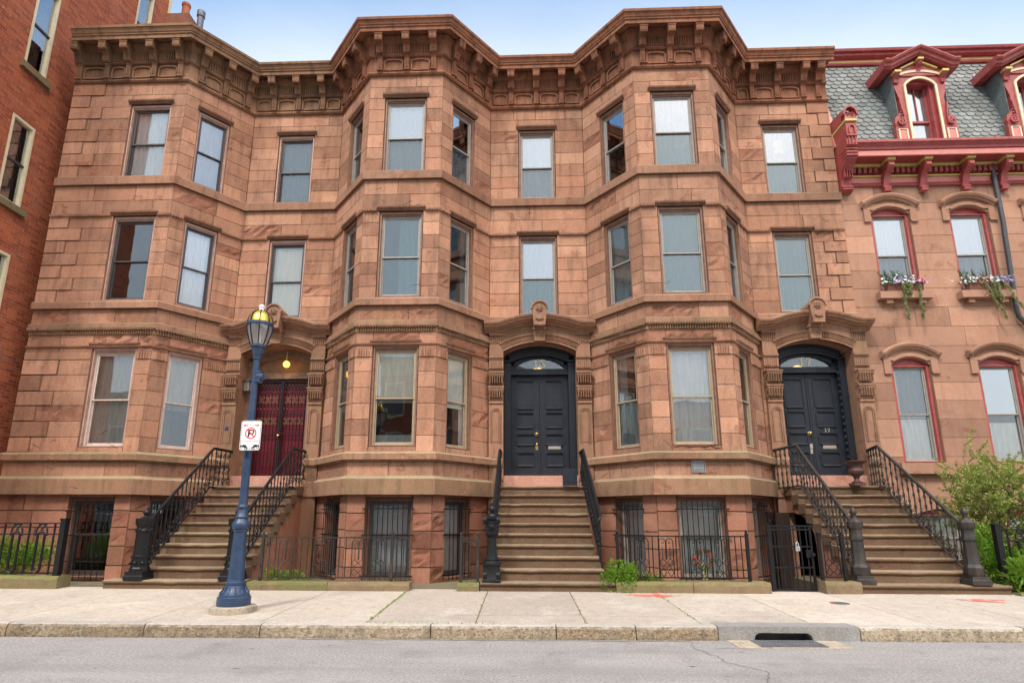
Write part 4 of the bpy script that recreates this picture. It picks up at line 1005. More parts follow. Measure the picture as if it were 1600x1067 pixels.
    m.pro(g,[(.0,8.85),(.06,8.83),(.16,8.87),(.17,8.96),(.12,9.0),(.14,9.1),(.2,9.3),(.34,9.42),(.46,9.5),(.50,9.62),(.48,9.75),(.56,9.80),(.56,10.0),(.0,10.0)],-.12,.12)
    m.box(g,-.12,.12,.0,.60,10.0,10.36); m.pro(g,[(.0,10.42),(.62,10.42),(.62,10.52),(.5,10.70),(.2,10.74),(.0,10.74)],-.13,.13)
    m.strip(g,[(-.14,10.52)]+[(.14*math.sin(R_(a)),10.52+.2*math.cos(R_(a))) for a in range(-80,81,20)]+[(.14,10.52)],-.01,.03,.52,.66)
    ribs(m,g,-.11,.11,9.78,9.98,.55,.585,.06); ribs(m,g,-.11,.11,9.15,9.34,.20,.27,.05); 
    for z in (9.55,9.63,9.71): m.box(g,-.13,.13,.3,.52,z,z+.03)
    for z in (8.88,8.94): m.box(g,-.13,.13,.03,.19,z,z+.025)
    m.strip(g,spiral((-.045,10.53),.05,.01,0,400),0,.012,.60,.64); m.strip(g,spiral((.045,10.53),.05,.01,180,-220),0,.012,.60,.64)
    m.strip(g,[(-.06,10.06),(-.06,10.2),(-.03,10.26),(.03,10.26),(.06,10.2),(.06,10.06)],-.012,.012,.58,.63)
    eo=m.build('end_corbel','red_paint',root,smooth=35); m=MB(); m.box(g,-.13,.13,.0,.635,10.365,10.415); m.build('yellow_band','yellow_trim',eo)
    # mansard of fish-scale slates
    zb,zt,yb,yt=9.93,12.88,Y4-.06,Y4+.62
    XD=(9.72,12.32); s=MB(); zc_=zb+2.0; yc_=yb+(yt-yb)*2.0/(zt-zb)
    e_=[x0]+[v for xd in XD for v in (xd-.55,xd+.55)]+[x1]
    for a,b in zip(e_[::2],e_[1::2]): s.quad(Vector((a,yb+.05,zb)),Vector((b,yb+.05,zb)),Vector((b,yc_+.05,zc_)),Vector((a,yc_+.05,zc_)),(.2,.5,0))
    s.quad(Vector((x0,yc_+.05,zc_)),Vector((x1,yc_+.05,zc_)),Vector((x1,yt+.05,zt)),Vector((x0,yt+.05,zt)),(.2,.5,0))
    rows=22; sl=Vector((0,yt-yb,zt-zb))/rows; nn=Vector((0,-sl.z,sl.y)).normalized(); w=.20
    for r in range(rows):
        x=x0+.12+(w/2 if r%2 else 0)
        while x<x1-.1:
            b=Vector((x,yb,zb))+sl*(r+.0); t=tn(.13,.3)
            if b.z<zc_-.15 and min(abs(x-v) for v in XD)<.5: x+=w; continue
            o=nn*(.03+rnd.uniform(0,.006)); o2=nn*.008
            wob=rnd.uniform(-.006,.006); P=[b+Vector((w*.48*math.sin(R_(a)),0,0))-sl.normalized()*(.075*math.cos(R_(a))+wob-.075)+o for a in range(-90,91,30)]
            P=P[::1]; top=[b+sl*1.5+Vector((w*.48,0,0))+o2,b+sl*1.5-Vector((w*.48,0,0))+o2]
            k=len(P); vs=P+top+[p-nn*.014 for p in P]
            s.add(vs,[tuple(range(k+2))]+[(i,i+1,k+2+i+1,k+2+i) for i in range(k-1)],t); x+=w
    mo=s.build('slate_roof','slate',root)
    fl=MB(); fl.pro(FW,[(-(yb-.08),zb+.1),(-(yt-.06),zt),(-(yt+.1),zt),(-(yb+.1),zb+.1)],x0-.02,x0+.13); fl.build('verge_flashing','pink_paint',mo)
    c=MB(); P=[(x0,yt),(x1,yt)]
    sweep(c,P,[(-.1,zt),(.07,zt),(.09,zt+.03),(.06,zt+.04),(.05,zt+.05),(.05,zt+.17),(.12,zt+.19),(.18,zt+.21),(.18,zt+.28),(.24,zt+.29),(.26,zt+.35),(-.1,zt+.39)],step=9); cc=c.build('roof_cornice','red_paint',root)
    c=MB(); sweep(c,P,[(.04,zt+.055),(.062,zt+.055),(.062,zt+.165),(.04,zt+.165)],step=9); c.build('cornice_panel','pink_paint',cc)
    c=MB(); sweep(c,P,[(.055,zt+.075),(.08,zt+.08),(.08,zt+.115),(.055,zt+.12)],step=9); c.build('yellow_moulding','yellow_trim',cc)
    c=MB(); c.add([Vector(v) for v in ((x0,yt,zt+.36),(x1,yt,zt+.36),(x1,24,zt+.36),(x0,24,zt+.36))],[(0,1,2,3)]); c.add([Vector(v) for v in ((x0+.02,Y4+.1,.1),(x0+.02,24,.1),(x0+.02,24,12),(x0+.02,Y4+.1,9))],[(0,1,2,3)]); c.quad(*[Vector(v) for v in ((x0,24,0),(x1,24,0),(x1,24,13.4),(x0,24,13.4))]); c.quad(*[Vector(v) for v in ((x1,Y4,0),(x1,24,0),(x1,24,12.9),(x1,Y4,9.9))]); c.build('roof_deck','lead',root)
    for xd in XD: dormer(root,xd,zb)
    # rain pipe
    dp=MB(); yy=Y4-.09; dp.tube([Vector(p) for p in ((11.07,yy,9.5),(11.07,yy,8.0),(11.06,yy,7.9),(10.98,yy,5.95),(11.0,yy,5.75),(11.25,yy,5.4),(11.9,yy,4.9))],.05,10)
    o=dp.build('rain_pipe','pipe_dark',None,smooth=50); tag(o,'dark metal rain pipe running down the pink stone front at the right edge','pipe')
    return root
def dormer(root,xd,zb):
    g=at(xd,Y4-.13,zb); K=1.07; g_=g; g=lambda u,n,z:g_(u,n,z*K)
    hw=.34; zs=1.62-.0; rise=.17
    m=MB()
    arch=arc(0,hw,zs,rise)
    # front with an arched opening, two halves
    for s in (-1,1):
        half=sorted([p for p in arch if p[0]*s>=-1e-6],key=lambda p:-abs(p[0]))
        out=[(0,2.25),(s*.60,2.02),(s*.60,1.55),(s*.53,1.3),(s*.53,1.0),(s*.60,.88),(s*.70,.80),(s*.72,.68),(s*.70,.58),(s*.72,.55),(s*.72,.0),(s*hw,.0)]
        m.ext(g,half+out,-.10,.0)
    m.box(g,-.60,-.50,-1.2,-.1,0,2.0); m.box(g,.50,.60,-1.2,-.1,0,2.0)
    d=m.build('dormer','red_paint',root)
    for s in (-1,1): m=MB(); m.box(g,*sorted((s*.602,s*.612)),-1.15,-.02,0.0,2.0); m.box(g,*sorted((s*.612,s*.70)),-.5,-.06,0.0,.6); m.build('dormer_cheek','copper_green',d)
    m=MB(); m.strip(g,[(-hw,0),(-hw,zs)]+arch[1:-1]+[(hw,zs),(hw,0)],0,.055,0,.03); m.strip(g,arc(0,.58,1.84,.13),-.02,.035,0,.045)
    for s in (-1,1): m.strip(g,[(s*.47,.03),(s*.47,.50),(s*.66,.50),(s*.66,.03),(s*.47,.03)],-.018,.018,0,.02)
    m.build('cream_moulding','cream_trim',d)
    for s in (-1,1):
        m=MB(); m.strip(g,spiral((s*.59,.68),.095,.015,90 if s<0 else 90,90+s*560,24),-.014,.018,0,.055); m.ball(g(s*.59,.02,.68),.03,8,5)
        m.strip(g,[(s*.50,.62),(s*.50,.85),(s*.53,1.02),(s*.54,1.15)],-.012,.012,0,.045); 
        for q in range(3): m.ball(g(s*(.545),.01,.86+q*.08),.026-.004*q,8,5)
        m.build('scroll','red_paint',d)
    for s in (-1,1): m=MB(); m.box(g,*sorted((s*.485,s*.645)),.001,.008,.05,.48); m.build('panel','pink_paint',d)
    # pediment: raking hood standing forward
    m=MB(); cur=[(q-.05*0,z+.04) for q,z in ((-.88,1.93),(-.70,1.93),(-.50,2.03),(-.25,2.155),(0,2.275),(.25,2.155),(.50,2.03),(.70,1.93),(.88,1.93))]
    m.prostrip(g,cur,[(0,-1.3),(0,.13),(.025,.145),(.04,.19),(.10,.205),(.115,.25),(.155,.275),(.18,.275),(.20,.22),(.21,-1.3)])
    m.ext(g,[(-.62,1.86),(.62,1.86),(.62,1.95),(.5,2.04),(0,2.27),(-.5,2.04),(-.62,1.95)],-.05,.03)
    for s in (-1,1): m.pro(g,[(0,1.70),(.04,1.68),(.055,1.76),(.12,1.84),(.15,1.93),(0,1.93)],s*.56-.06,s*.56+.06)
    m.pro(g,[(0,1.98),(.05,1.96),(.07,2.04),(.15,2.10),(.18,2.22),(0,2.22)],-.05,.05)
    m.build('pediment','red_paint',d)
    m=MB()
    for s in (-1,1):
        m.box(g,s*.56-.075,s*.56+.075,.0,.165,1.875,1.925); m.strip(g,[(s*.10,2.185),(s*.44,2.025)],-.018,.018,.02,.075)
    m.box(g,-.065,.065,0,.20,2.17,2.215); m.build('yellow_trim','yellow_trim',d)
    F0=Fr((xd-2,Y4-.13),(xd+2,Y4-.13)); F=lambda u,n,z:F0(u,n,zb+(z-zb)*K)
    w=MB(); ring(w,F,2-hw+.002,2+hw-.002,zb,zb+zs+rise,.075,-.22,-.08); ring(w,F,2-hw+.07,2+hw-.07,zb,zb+zs+.12,.05,-.27,-.2); w.box(F,2-hw+.08,2+hw-.08,-.28,-.19,zb+.78,zb+.83); w.box(F,1.99,2.01,-.26,-.21,zb+.83,zb+zs+.1)
    wo=w.build('window','red_paint',d); p=MB(); p.box(F,2-hw+.1,2+hw-.1,-.245,-.24,zb+.03,zb+zs+.1); p.build('pane','glass_sky',wo)
    c=MB(); folds(c,F,2-hw+.08,2+hw-.08,zb,zb+zs+.1,-.33); c.build('curtain','sheer',wo)
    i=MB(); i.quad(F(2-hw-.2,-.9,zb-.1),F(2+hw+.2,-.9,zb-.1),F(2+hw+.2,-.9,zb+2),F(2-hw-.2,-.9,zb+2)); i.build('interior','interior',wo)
# ------------------------------------------------------------------ brick building on the left
def brick_building():
    X=-10.95; F=Fr((X,8.3),(X,14.65)); root=thing('brick_building','tall red brick building with cream window frames at the left edge','building',(X-4,6,.2))
    # face looks towards +x : u runs away from the street, n towards +x
    L=F.L; U=lambda y:y-8.3
    sh=.577
    ops=[(U(10.46),U(11.04),11.20,13.45),(U(10.46),U(11.04),7.95,9.93),(U(10.46),U(11.04),4.62,6.87),(U(13.38),U(13.98),14.1,16.6),(U(13.38),U(13.98),10.9,12.9)]
    ops.sort()
    w=MB(); us=sorted(set([0,L]+[x for p in ops for x in p[:2]])); H=19.5
    for a,b in zip(us,us[1:]):
        cs=sorted([(p[2],p[3]) for p in ops if p[0]<=a+1e-5 and p[1]>=b-1e-5]); z=0
        for c,d in cs+[(H,H)]:
            if c>z: w.quad(F(a,0,z),F(b,0,z),F(b,0,c),F(a,0,c))
            z=d
    for a,b,c,d in ops:
        for uu in (a,b): w.quad(F(uu,0,c),F(uu,0,d),F(uu,-.14,d),F(uu,-.14,c))
        w.quad(F(a,0,d),F(b,0,d),F(b,-.14,d),F(a,-.14,d))
    w.quad(F(L,0,0),F(L,-9,0),F(L,-9,H),F(L,0,H)); w.quad(F(0,0,0),F(0,-9,0),F(0,-9,H),F(0,0,H)); w.quad(F(0,0,H),F(L,0,H),F(L,-9,H),F(0,-9,H)); w.quad(F(0,-9,0),F(L,-9,0),F(L,-9,H),F(0,-9,H))
    w.build('wall','red_brick',root)
    c=MB(); c.box(F,L-.06,L+.05,-9,.03,0.2,H-.02); c.build('corner_trim','cream_trim',root)
    for a,b,c,d in ops:
        s=MB(); s.box(F,a-.09,b+.09,-.1,.09,c-.15,c-.002); so=None
        fr=MB(); ring(fr,F,a+.003,b-.003,c+.002,d-.003,.055,-.10,.012)
        wo=fr.build('window','cream_trim',root); s.build('sill','mossy_stone',wo)
        s=MB(); zm=(c+d)/2; s.box(F,a+.06,b-.06,-.085,-.03,zm-.025,zm+.025); s.build('sash','frame_dark',wo)
        p=MB(); p.box(F,a+.055,b-.055,-.062,-.057,c+.05,d-.055); p.build('pane','glass_sky',wo)
        q=MB(); q.quad(F(a-.2,-.5,c-.2),F(b+.2,-.5,c-.2),F(b+.2,-.5,d+.2),F(a-.2,-.5,d+.2)); q.build('interior','interior',wo)
        q=MB(); folds(q,F,a+.05,b-.05,c+.02,d-.02,-.2); q.build('curtain','sheer',wo)
    return root
# ------------------------------------------------------------------ street
def street():
    o=MB(); o.quad(Vector((-120,-120,-.02)),Vector((120,-120,-.02)),Vector((120,160,-.02)),Vector((-120,160,-.02))); struct(o.build('ground','soil'))
    ky=lambda x:7.11+.021*x
    o=MB(); n=30
    for i in range(n):
        a=-30+60*i/n; b=-30+60*(i+1)/n; o.quad(Vector((a,-6.6,0)),Vector((b,-6.6,0)),Vector((b,ky(b)+.05,0)),Vector((a,ky(a)+.05,0)))
    rd=struct(o.build('road','asphalt'))
    o=MB()                                             # cracks and patches lie on the road
    def crk(pts,w):
        for (a,b),(c,d) in zip(pts,pts[1:]):
            q=Vector((c-a,d-b)).normalized()*w; o.quad(Vector((a-q.y,b+q.x,.004)),Vector((c-q.y,d+q.x,.004)),Vector((c+q.y,d-q.x,.004)),Vector((a+q.y,b-q.x,.004)))
    p=[(1.92,7.02)]
    while p[-1][1]>5.2: p.append((p[-1][0]+rnd.uniform(-.035,.075),p[-1][1]-rnd.uniform(.03,.09)))
    crk(p,.0035); p=[(2.05,6.7),(2.2,6.75),(2.35,6.72),(2.5,6.66)]; crk(p,.005)
    p=[(-2.6,7.0)]
    while p[-1][0]<1.9: p.append((p[-1][0]+rnd.uniform(.1,.2),7.045+.021*p[-1][0]+rnd.uniform(-.012,.012)))
    crk(p,.008); o.build('crack','asphalt_patch',rd)
    # kerb of granite stones
    kx=[-14.2,-12.3,-10.1,-8.0,-6.06,-4.43,-3.06,-1.07,.387,1.306,2.247,3.866,5.73,7.6,9.6,11.6,14]
    kr=MB(); gr=MB()
    for a,b in zip(kx,kx[1:]):
        t=tn(.1,.3)
        tgt=gr if abs(a-2.247)<.01 else kr
        if tgt is gr:
            f=Fr((a+.006,ky(a)),(b-.006,ky(b))); Lk=f.L; ia,ib=.40,1.08
            f2=lambda u,n,z:f(u,n,z)
            tgt.box(f2,0,ia,-.30,0,-.1,.152,t); tgt.box(f2,ib,Lk,-.30,0,-.1,.152,t); tgt.box(f2,ia,ib,-.30,-.0,.085,.152,t); tgt.box(f2,ia,ib,-.3,-.22,-.1,.085,t)
            for s,uu in ((1,ia),(-1,ib)): tgt.ext(f2,[(uu,.085),(uu+s*.07,.085),(uu+s*.02,.06),(uu,.0)],-.25,-.003,t)
            continue
        f=Fr((a+.006,ky(a)),(b-.006,ky(b))); Lk=f.L; nu=max(4,int(Lk/.07)); pr=[(0,-.08),(.012,.02),(.008,.07),(.004,.115),(-.012,.14),(-.035,.15),(-.10,.153),(-.15,.153)]
        vs=[]
        for i in range(nu+1):
            for j,(nn,z) in enumerate(pr):
                k=rnd.uniform(-.004,.004) if 0<j<6 else 0
                vs.append(f(Lk*i/nu,nn+k,z+(rnd.uniform(-.003,.002) if j>3 else 0)))
        q=len(pr); kr.add(vs,[(q*i+j,q*i+j+1,q*i+q+j+1,q*i+q+j) for i in range(nu) for j in range(q-1)]+[tuple(range(q)),tuple(range(q*nu,q*nu+q))],t)
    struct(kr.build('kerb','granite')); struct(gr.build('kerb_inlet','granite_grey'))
    # drain: concrete apron and iron grate
    d=thing('storm_drain','iron storm drain grate in a concrete apron below the kerb inlet','drain',(2.95,6.9,0))
    f=at(2.95,7.11+.021*2.95,0,.021); m=MB(); m.box(f,-.62,.62,.005,.40,-.03,.006,tn()); m.build('apron','foot_concrete',d)
    m=MB(); m.box(f,-.36,.36,.03,.36,-.02,.009); m.build('pit','interior',d)
    m=MB(); ring(m,at(2.95,0,0),0,0,0,0,0,0,0) if 0 else None
    for q in range(19): u=-.35+.7*q/18; m.box(f,u-.011,u+.011,.035,.355,-.01,.016)
    for n in (.035,.19,.345): m.box(f,-.36,.36,n-.01,n+.01,-.01,.014)
    m.build('grate','grate_iron',d)
    # sidewalk slabs
    jx=[-14.5,-12.4,-10.2,-8.2,-6.3,-4.62,-3.14,-1.86,-.56,.755,2.115,3.42,4.78,6.15,7.5,8.9,10.4,12,14]
    s=MB()
    for a,b in zip(jx,jx[1:]):
        y0a,y0b=ky(a)+.10,ky(b)+.10
        smooth=b<-1.8 or (a>2)
        rows=[(0,.55),(.55,None)] if -1.9<a<3.3 else [(0,None)]
        for r0,r1 in rows:
            t=(rnd.gauss(.53 if smooth else .47,.035),rnd.uniform(.2,.6) if smooth else rnd.uniform(.5,.9),0 if smooth else .45)
            ya,yb_=y0a+r0,y0b+r0; ye=9.95; yea,yeb=(y0a+r1,y0b+r1) if r1 else (ye,ye); g=.007
            P=[(a+g,ya+(g if r0 else 0)),(b-g,yb_+(g if r0 else 0)),(b-g,yeb-(g if r1 else 0)),(a+g,yea-(g if r1 else 0))]
            top=[Vector((x,y,SWZ(y)+.004)) for x,y in P]; low=[Vector((x+dx,y,SWZ(y)-.02)) for (x,y),dx in zip(P,(-g,g,g,-g))]
            s.add(top+low,[(0,1,2,3),(0,1,5,4),(1,2,6,5),(2,3,7,6),(3,0,4,7)],t)
    sw=struct(s.build('sidewalk','sidewalk_concrete'))
    j=MB(); n=60
    j.quad(Vector((-15,6.9,SWZ(6.9)-.012)),Vector((15,7.5,SWZ(7.5)-.012)),Vector((15,9.9,SWZ(9.9)-.012)),Vector((-15,9.9,SWZ(9.9)-.012)),(.2,.9,0)); struct(j.build('sidewalk_bed','soil'))
    a=MB()   # areaways in front of the basements (sunken at the gate)
    for x0,x1,z in ((-15,3.96,.17),(5.46,15,.22)): a.box(FW,x0,x1,-YR-.3,-9.86,-.3,z,tn())
    a.box(FW,3.96,5.46,-YR-.3,-10.0,-1.0,-.75,tn())
    struct(a.build('areaway','soil'))
    gm=MB()  # moss in the joints
    for _ in range(420):
        x0=rnd.choice([-1.86,-1.86,.755,2.115,-.56]); y=rnd.uniform(7.25,9.6); 
        if x0!=-1.86 and rnd.random()<.55: continue
        x=x0+rnd.gauss(0,.012)
        if rnd.random()<.3: x=rnd.uniform(-1.86,-.2); y=7.11+.021*x+rnd.gauss(.115,.012)
        for k in range(2): gm.leaf(Vector((x,y,SWZ(y)+.002)),Vector((rnd.uniform(-1,1),rnd.uniform(-1,1),.7)).normalized(),Vector((0,0,1)),rnd.uniform(.012,.035),.012,(rnd.random(),rnd.random(),0))
    struct(gm.build('joint_weeds','leaf_bright'),'stuff')
    db=MB()
    for _ in range(420):
        x=rnd.uniform(-8,8); y=7.11+.021*x-abs(rnd.gauss(0,.05))-.01
        if rnd.random()<.12: y-=rnd.uniform(0,1.6)
        elif rnd.random()<.15: y=rnd.uniform(7.4,9.6)
        z=(SWZ(y)+.008) if y>7.3 else .006; a=rnd.uniform(0,6.28); l=rnd.uniform(.006,.03); d=Vector((math.cos(a),math.sin(a),rnd.uniform(0,.25)))
        db.leaf(Vector((x,y,z)),d,Vector((0,0,1)),l,l*.6,(rnd.random(),rnd.random(),0))
    struct(db.build('gutter_litter','litter'),'stuff')
    # sprayed marks
    def marks(name,label,strokes,mat):
        m=MB()
        for (xa,ya,xb,yb_,w) in strokes:
            dv=Vector((xb-xa,yb_-ya)); L=dv.length; dv.normalize(); k=max(2,int(L/.06)); prev=None; 
            for i in range(k+1):
                p=Vector((xa,ya))+dv*(L*i/k); ww=w*rnd.uniform(.5,1.25)*(1 if 0<i<k else .4); c=(Vector((p.x-dv.y*ww,p.y+dv.x*ww,SWZ(p.y+dv.x*ww)+.0085)),Vector((p.x+dv.y*ww,p.y-dv.x*ww,SWZ(p.y-dv.x*ww)+.0085)))
                if prev and rnd.random()>.12: m.quad(prev[0],prev[1],c[1],c[0])
                prev=c
        o=m.build(name,mat); tag(o,label,'paint mark','sprayed utility marks on the sidewalk')
    marks('spray_mark','red spray paint strokes on the sidewalk below the stone curb with the green bush',[(1.60,9.44,2.20,9.26,.04),(1.66,9.50,2.45,9.44,.03),(1.95,9.42,2.3,9.33,.035),(2.08,9.66,2.12,9.30,.05)],'paint_red_mark')
    marks('spray_mark','red spray paint strokes on the sidewalk in front of the right end stoop',[(6.45,9.28,6.95,9.05,.036),(6.5,9.15,7.0,8.98,.03),(6.65,9.30,7.15,9.2,.03)],'paint_red_mark')
    marks('spray_mark','short red spray dash on the sidewalk right of the manhole cover',[(4.40,8.93,4.5,8.86,.014)],'paint_red_mark')
    marks('spray_mark','pale blue spray smudge on the sidewalk in front of the iron gate',[(4.02,9.35,4.2,9.3,.018)],'paint_blue_mark')
    m=MB(); m.lathe((4.53,8.87,SWZ(8.87)),[(.13,-.02),(.13,.006),(.125,.009),(.001,.009)],18); tag(m.build('valve_cover','lead'),'small round dark iron valve cover set in the sidewalk','cover')
def low_wall(label,x0,x1,z1,y0=9.68,y1=9.98,mat='mossy_stone',x1b=None,wave=.0):
    m=MB(); k=max(1,int(round((x1-x0)/1.1))); 
    for i in range(k):
        a=x0+(x1-x0)*i/k; b=x0+(x1-x0)*(i+1)/k-.008; t=tn(.08); n=8; pr=[(y0,.12),(y0-.004,z1-.05),(y0+.012,z1-.012),(y0+.03,z1),(y1,z1),(y1,.12)]; vs=[]
        for q in range(n+1):
            for j,(y,z) in enumerate(pr): vs.append(Vector((a+(b-a)*q/n,y+(rnd.uniform(-.008,.008) if 0<j<4 else 0),z+(rnd.uniform(-.008,.006)-wave*rnd.random() if 0<j<5 else 0))))
        p=len(pr); m.add(vs,[(p*q+j,p*q+(j+1)%p,p*q+p+(j+1)%p,p*q+p+j) for q in range(n) for j in range(p)]+[tuple(range(p)),tuple(range(p*n,p*n+p))],t)
    return tag(m.build('low_wall',mat),label,'low wall','low stone curbs along the sidewalk')
# ------------------------------------------------------------------ fences and gate
def post(root,x,y,z0,z1,mat,w=.022,knob=True):
    m=MB(); f=at(x,y,0); m.box(f,-w,w,-w,w,z0,z1)
    if knob: m.lathe((x,y,z1),[(w*1.3,0),(w*1.3,.012),(w*.6,.02),(w*.9,.03),(w*1.0,.045),(w*.7,.065),(.002,.075)],10)
    m.build('post',mat,root,smooth=40)
def panel_fence(label,x0,x1,y,z0,z1,posts,mat,orn,pitch=.105):
    """railing of thin bars with looped and diamond ornaments"""
    root=thing('iron_fence',label,'fence',((x0+x1)/2,y,z0),'low iron fences before the basements')
    F=lambda u,n,z:Vector((u,y-n,z))
    r=MB(); r.box(F,x0,x1,-.018,.018,z1-.02,z1); r.build('top_rail',mat,root)
    r=MB(); r.box(F,x0,x1,-.012,.012,z0+.04,z0+.06); r.build('bottom_rail',mat,root)
    for p in posts: post(root,p,y,z0-.02,z1+.02,mat)
    n=int((x1-x0)/pitch)
    for q in range(1,n):
        u=x0+(x1-x0)*q/n
        if any(abs(u-o)<.12 for o in orn): continue
        b=MB(); b.box(F,u-.007,u+.007,-.007,.007,z0+.06,z1-.02); b.build('bar',mat,root)
    for o in orn:
        b=MB(); H=z1-z0
        for s in (-1,1):
            b.tube(scroll(F,0,[(o+s*.115,z0+.06),(o+s*.115,z1-.12)]+[(o+s*.06+s*.055*math.cos(R_(a)),z1-.10+.055*math.sin(R_(a))) for a in range(0,181,30)]+[(o+s*.005,z1-.12),(o+s*.005,z0+H*.47)]),.008,5)
            b.tube(scroll(F,0,spiral((o+s*.06,z1-.11),.03,.008,90,90+s*300,8)),.006,4)
            c=z0+H*.40; b.tube(scroll(F,.004,[(o+s*.06+.055*math.cos(R_(a))*1.0,c+.06*math.sin(R_(a))) for a in range(0,361,90)]),.008,4)
            b.tube(scroll(F,.004,[(o+s*.06+.05*math.cos(R_(a)),z0+.13+.06*math.sin(R_(a))) for a in (0,90,180,270,360)]),.008,4)
            b.tube(scroll(F,0,[(o+s*.06,z0+.18),(o+s*.06,c-.06)]),.006,4); b.tube(scroll(F,0,[(o+s*.06,c+.06),(o+s*.06,z1-.17)]),.006,4)
        b.build('ornament',mat,root)
    return root
def gothic_fence(label,x0,x1,y,z0,z1,endpost,mat='iron'):
    root=thing('iron_fence',label,'fence',((x0+x1)/2,y,z0),'low iron fences before the basements')
    F=lambda u,n,z:Vector((u,y-n,z)); H=z1-z0
    r=MB(); r.box(F,x0,x1,-.015,.015,z1-.02,z1); r.build('top_rail',mat,root)
    r=MB(); r.box(F,x0,x1,-.012,.012,z1-.20,z1-.18); r.box(F,x0,x1,-.012,.012,z0+.01,z0+.035); r.build('cross_rail',mat,root)
    k=int((x1-x0)/.44); p=.44
    x=endpost
    sg=1 if endpost<(x0+x1)/2 else -1
    b=MB(); b.box(F,x-.045,x+.045,-.045,.045,z0-.05,z1+.07); b.box(F,x-.055,x+.055,-.055,.055,z1+.05,z1+.075); b.build('post',mat,root)
    for i in range(k):
        u=x+sg*(.16+p*i)
        b=MB(); b.tube([F(u,0,z0),F(u,0,z1)],.016,6); b.build('bar',mat,root)
        c=u+sg*.22; b=MB(); w=.062
        b.tube(scroll(F,0,[(c-w,z1-.20),(c-w,z0+.10)]+[(c+w*math.cos(R_(a)),z0+.09+w*math.sin(R_(a))) for a in range(180,361,30)]+[(c+w,z0+.10),(c+w,z1-.20)]),.019,6)
        b.tube(scroll(F,0,[(c+w*math.cos(R_(a)),z1-.20+w*.7*math.sin(R_(a))) for a in range(0,181,30)]),.016,5)
        for s in (-1,1):
            b.tube(scroll(F,0,[(c+s*.10,z1-.19),(c+s*.09,z1-.10),(c+s*.04,z1-.03),(c,z1-.02)]),.015,5); b.tube(scroll(F,0,[(c+s*.02,z1-.13),(c-s*.03,z1-.06),(c-s*.07,z1-.02)]),.012,5)
            b.ball(F(c+s*.10,0,z1-.19),.026,8,5)
        b.build('pointed_loop',mat,root)
    return root
def gate():
    x0,x1,y,z0,z1=4.07,4.74,9.93,.24,1.27; root=thing('iron_gate','black iron gate in front of the dark opening under the right stoop','gate',((x0+x1)/2,y,z0)); F=lambda u,n,z:Vector((u,y-n,z))
    m=MB(); ring(m,F,x0,x1,z0,z1,.028,-.016,.016); m.build('frame','iron',root)
    m=MB(); m.box(F,x0-.035,x0-.003,-.02,.02,z0-.1,z1+.03); m.build('post','iron',root)
    m=MB(); 
    for z in (.60,.93,1.20): m.box(F,x0+.03,x1-.03,-.012,.012,z-.012,z+.012)
    m.build('cross_rail','iron',root)
    for q in range(6):
        u=x0+.03+(x1-x0-.06)*(q+.5)/6; b=MB(); b.box(F,u-.008,u+.008,-.007,.007,z0+.02,z1-.02); b.build('bar','iron',root)
    m=MB(); m.box(F,x1-.12,x1-.01,.017,.035,.76,.88); m.ball(F(x1-.02,.06,.80),.03,8,6); m.build('latch','iron',root)
    q=MB(); f=at(x0+.42,y-.03,.86,.25); q.box(f,-.035,.035,-.012,.012,0,.075); q.tube([f(-.022,0,.07),f(-.022,0,.12),f(0,0,.145),f(.022,0,.12),f(.022,0,.07)],.008,5); q.box(f,-.006,.006,.012,.014,.025,.045,m=1)
    tag(q.build('padlock',['plaque_text','sign_black']),'pale padlock hanging on the black iron gate','padlock')
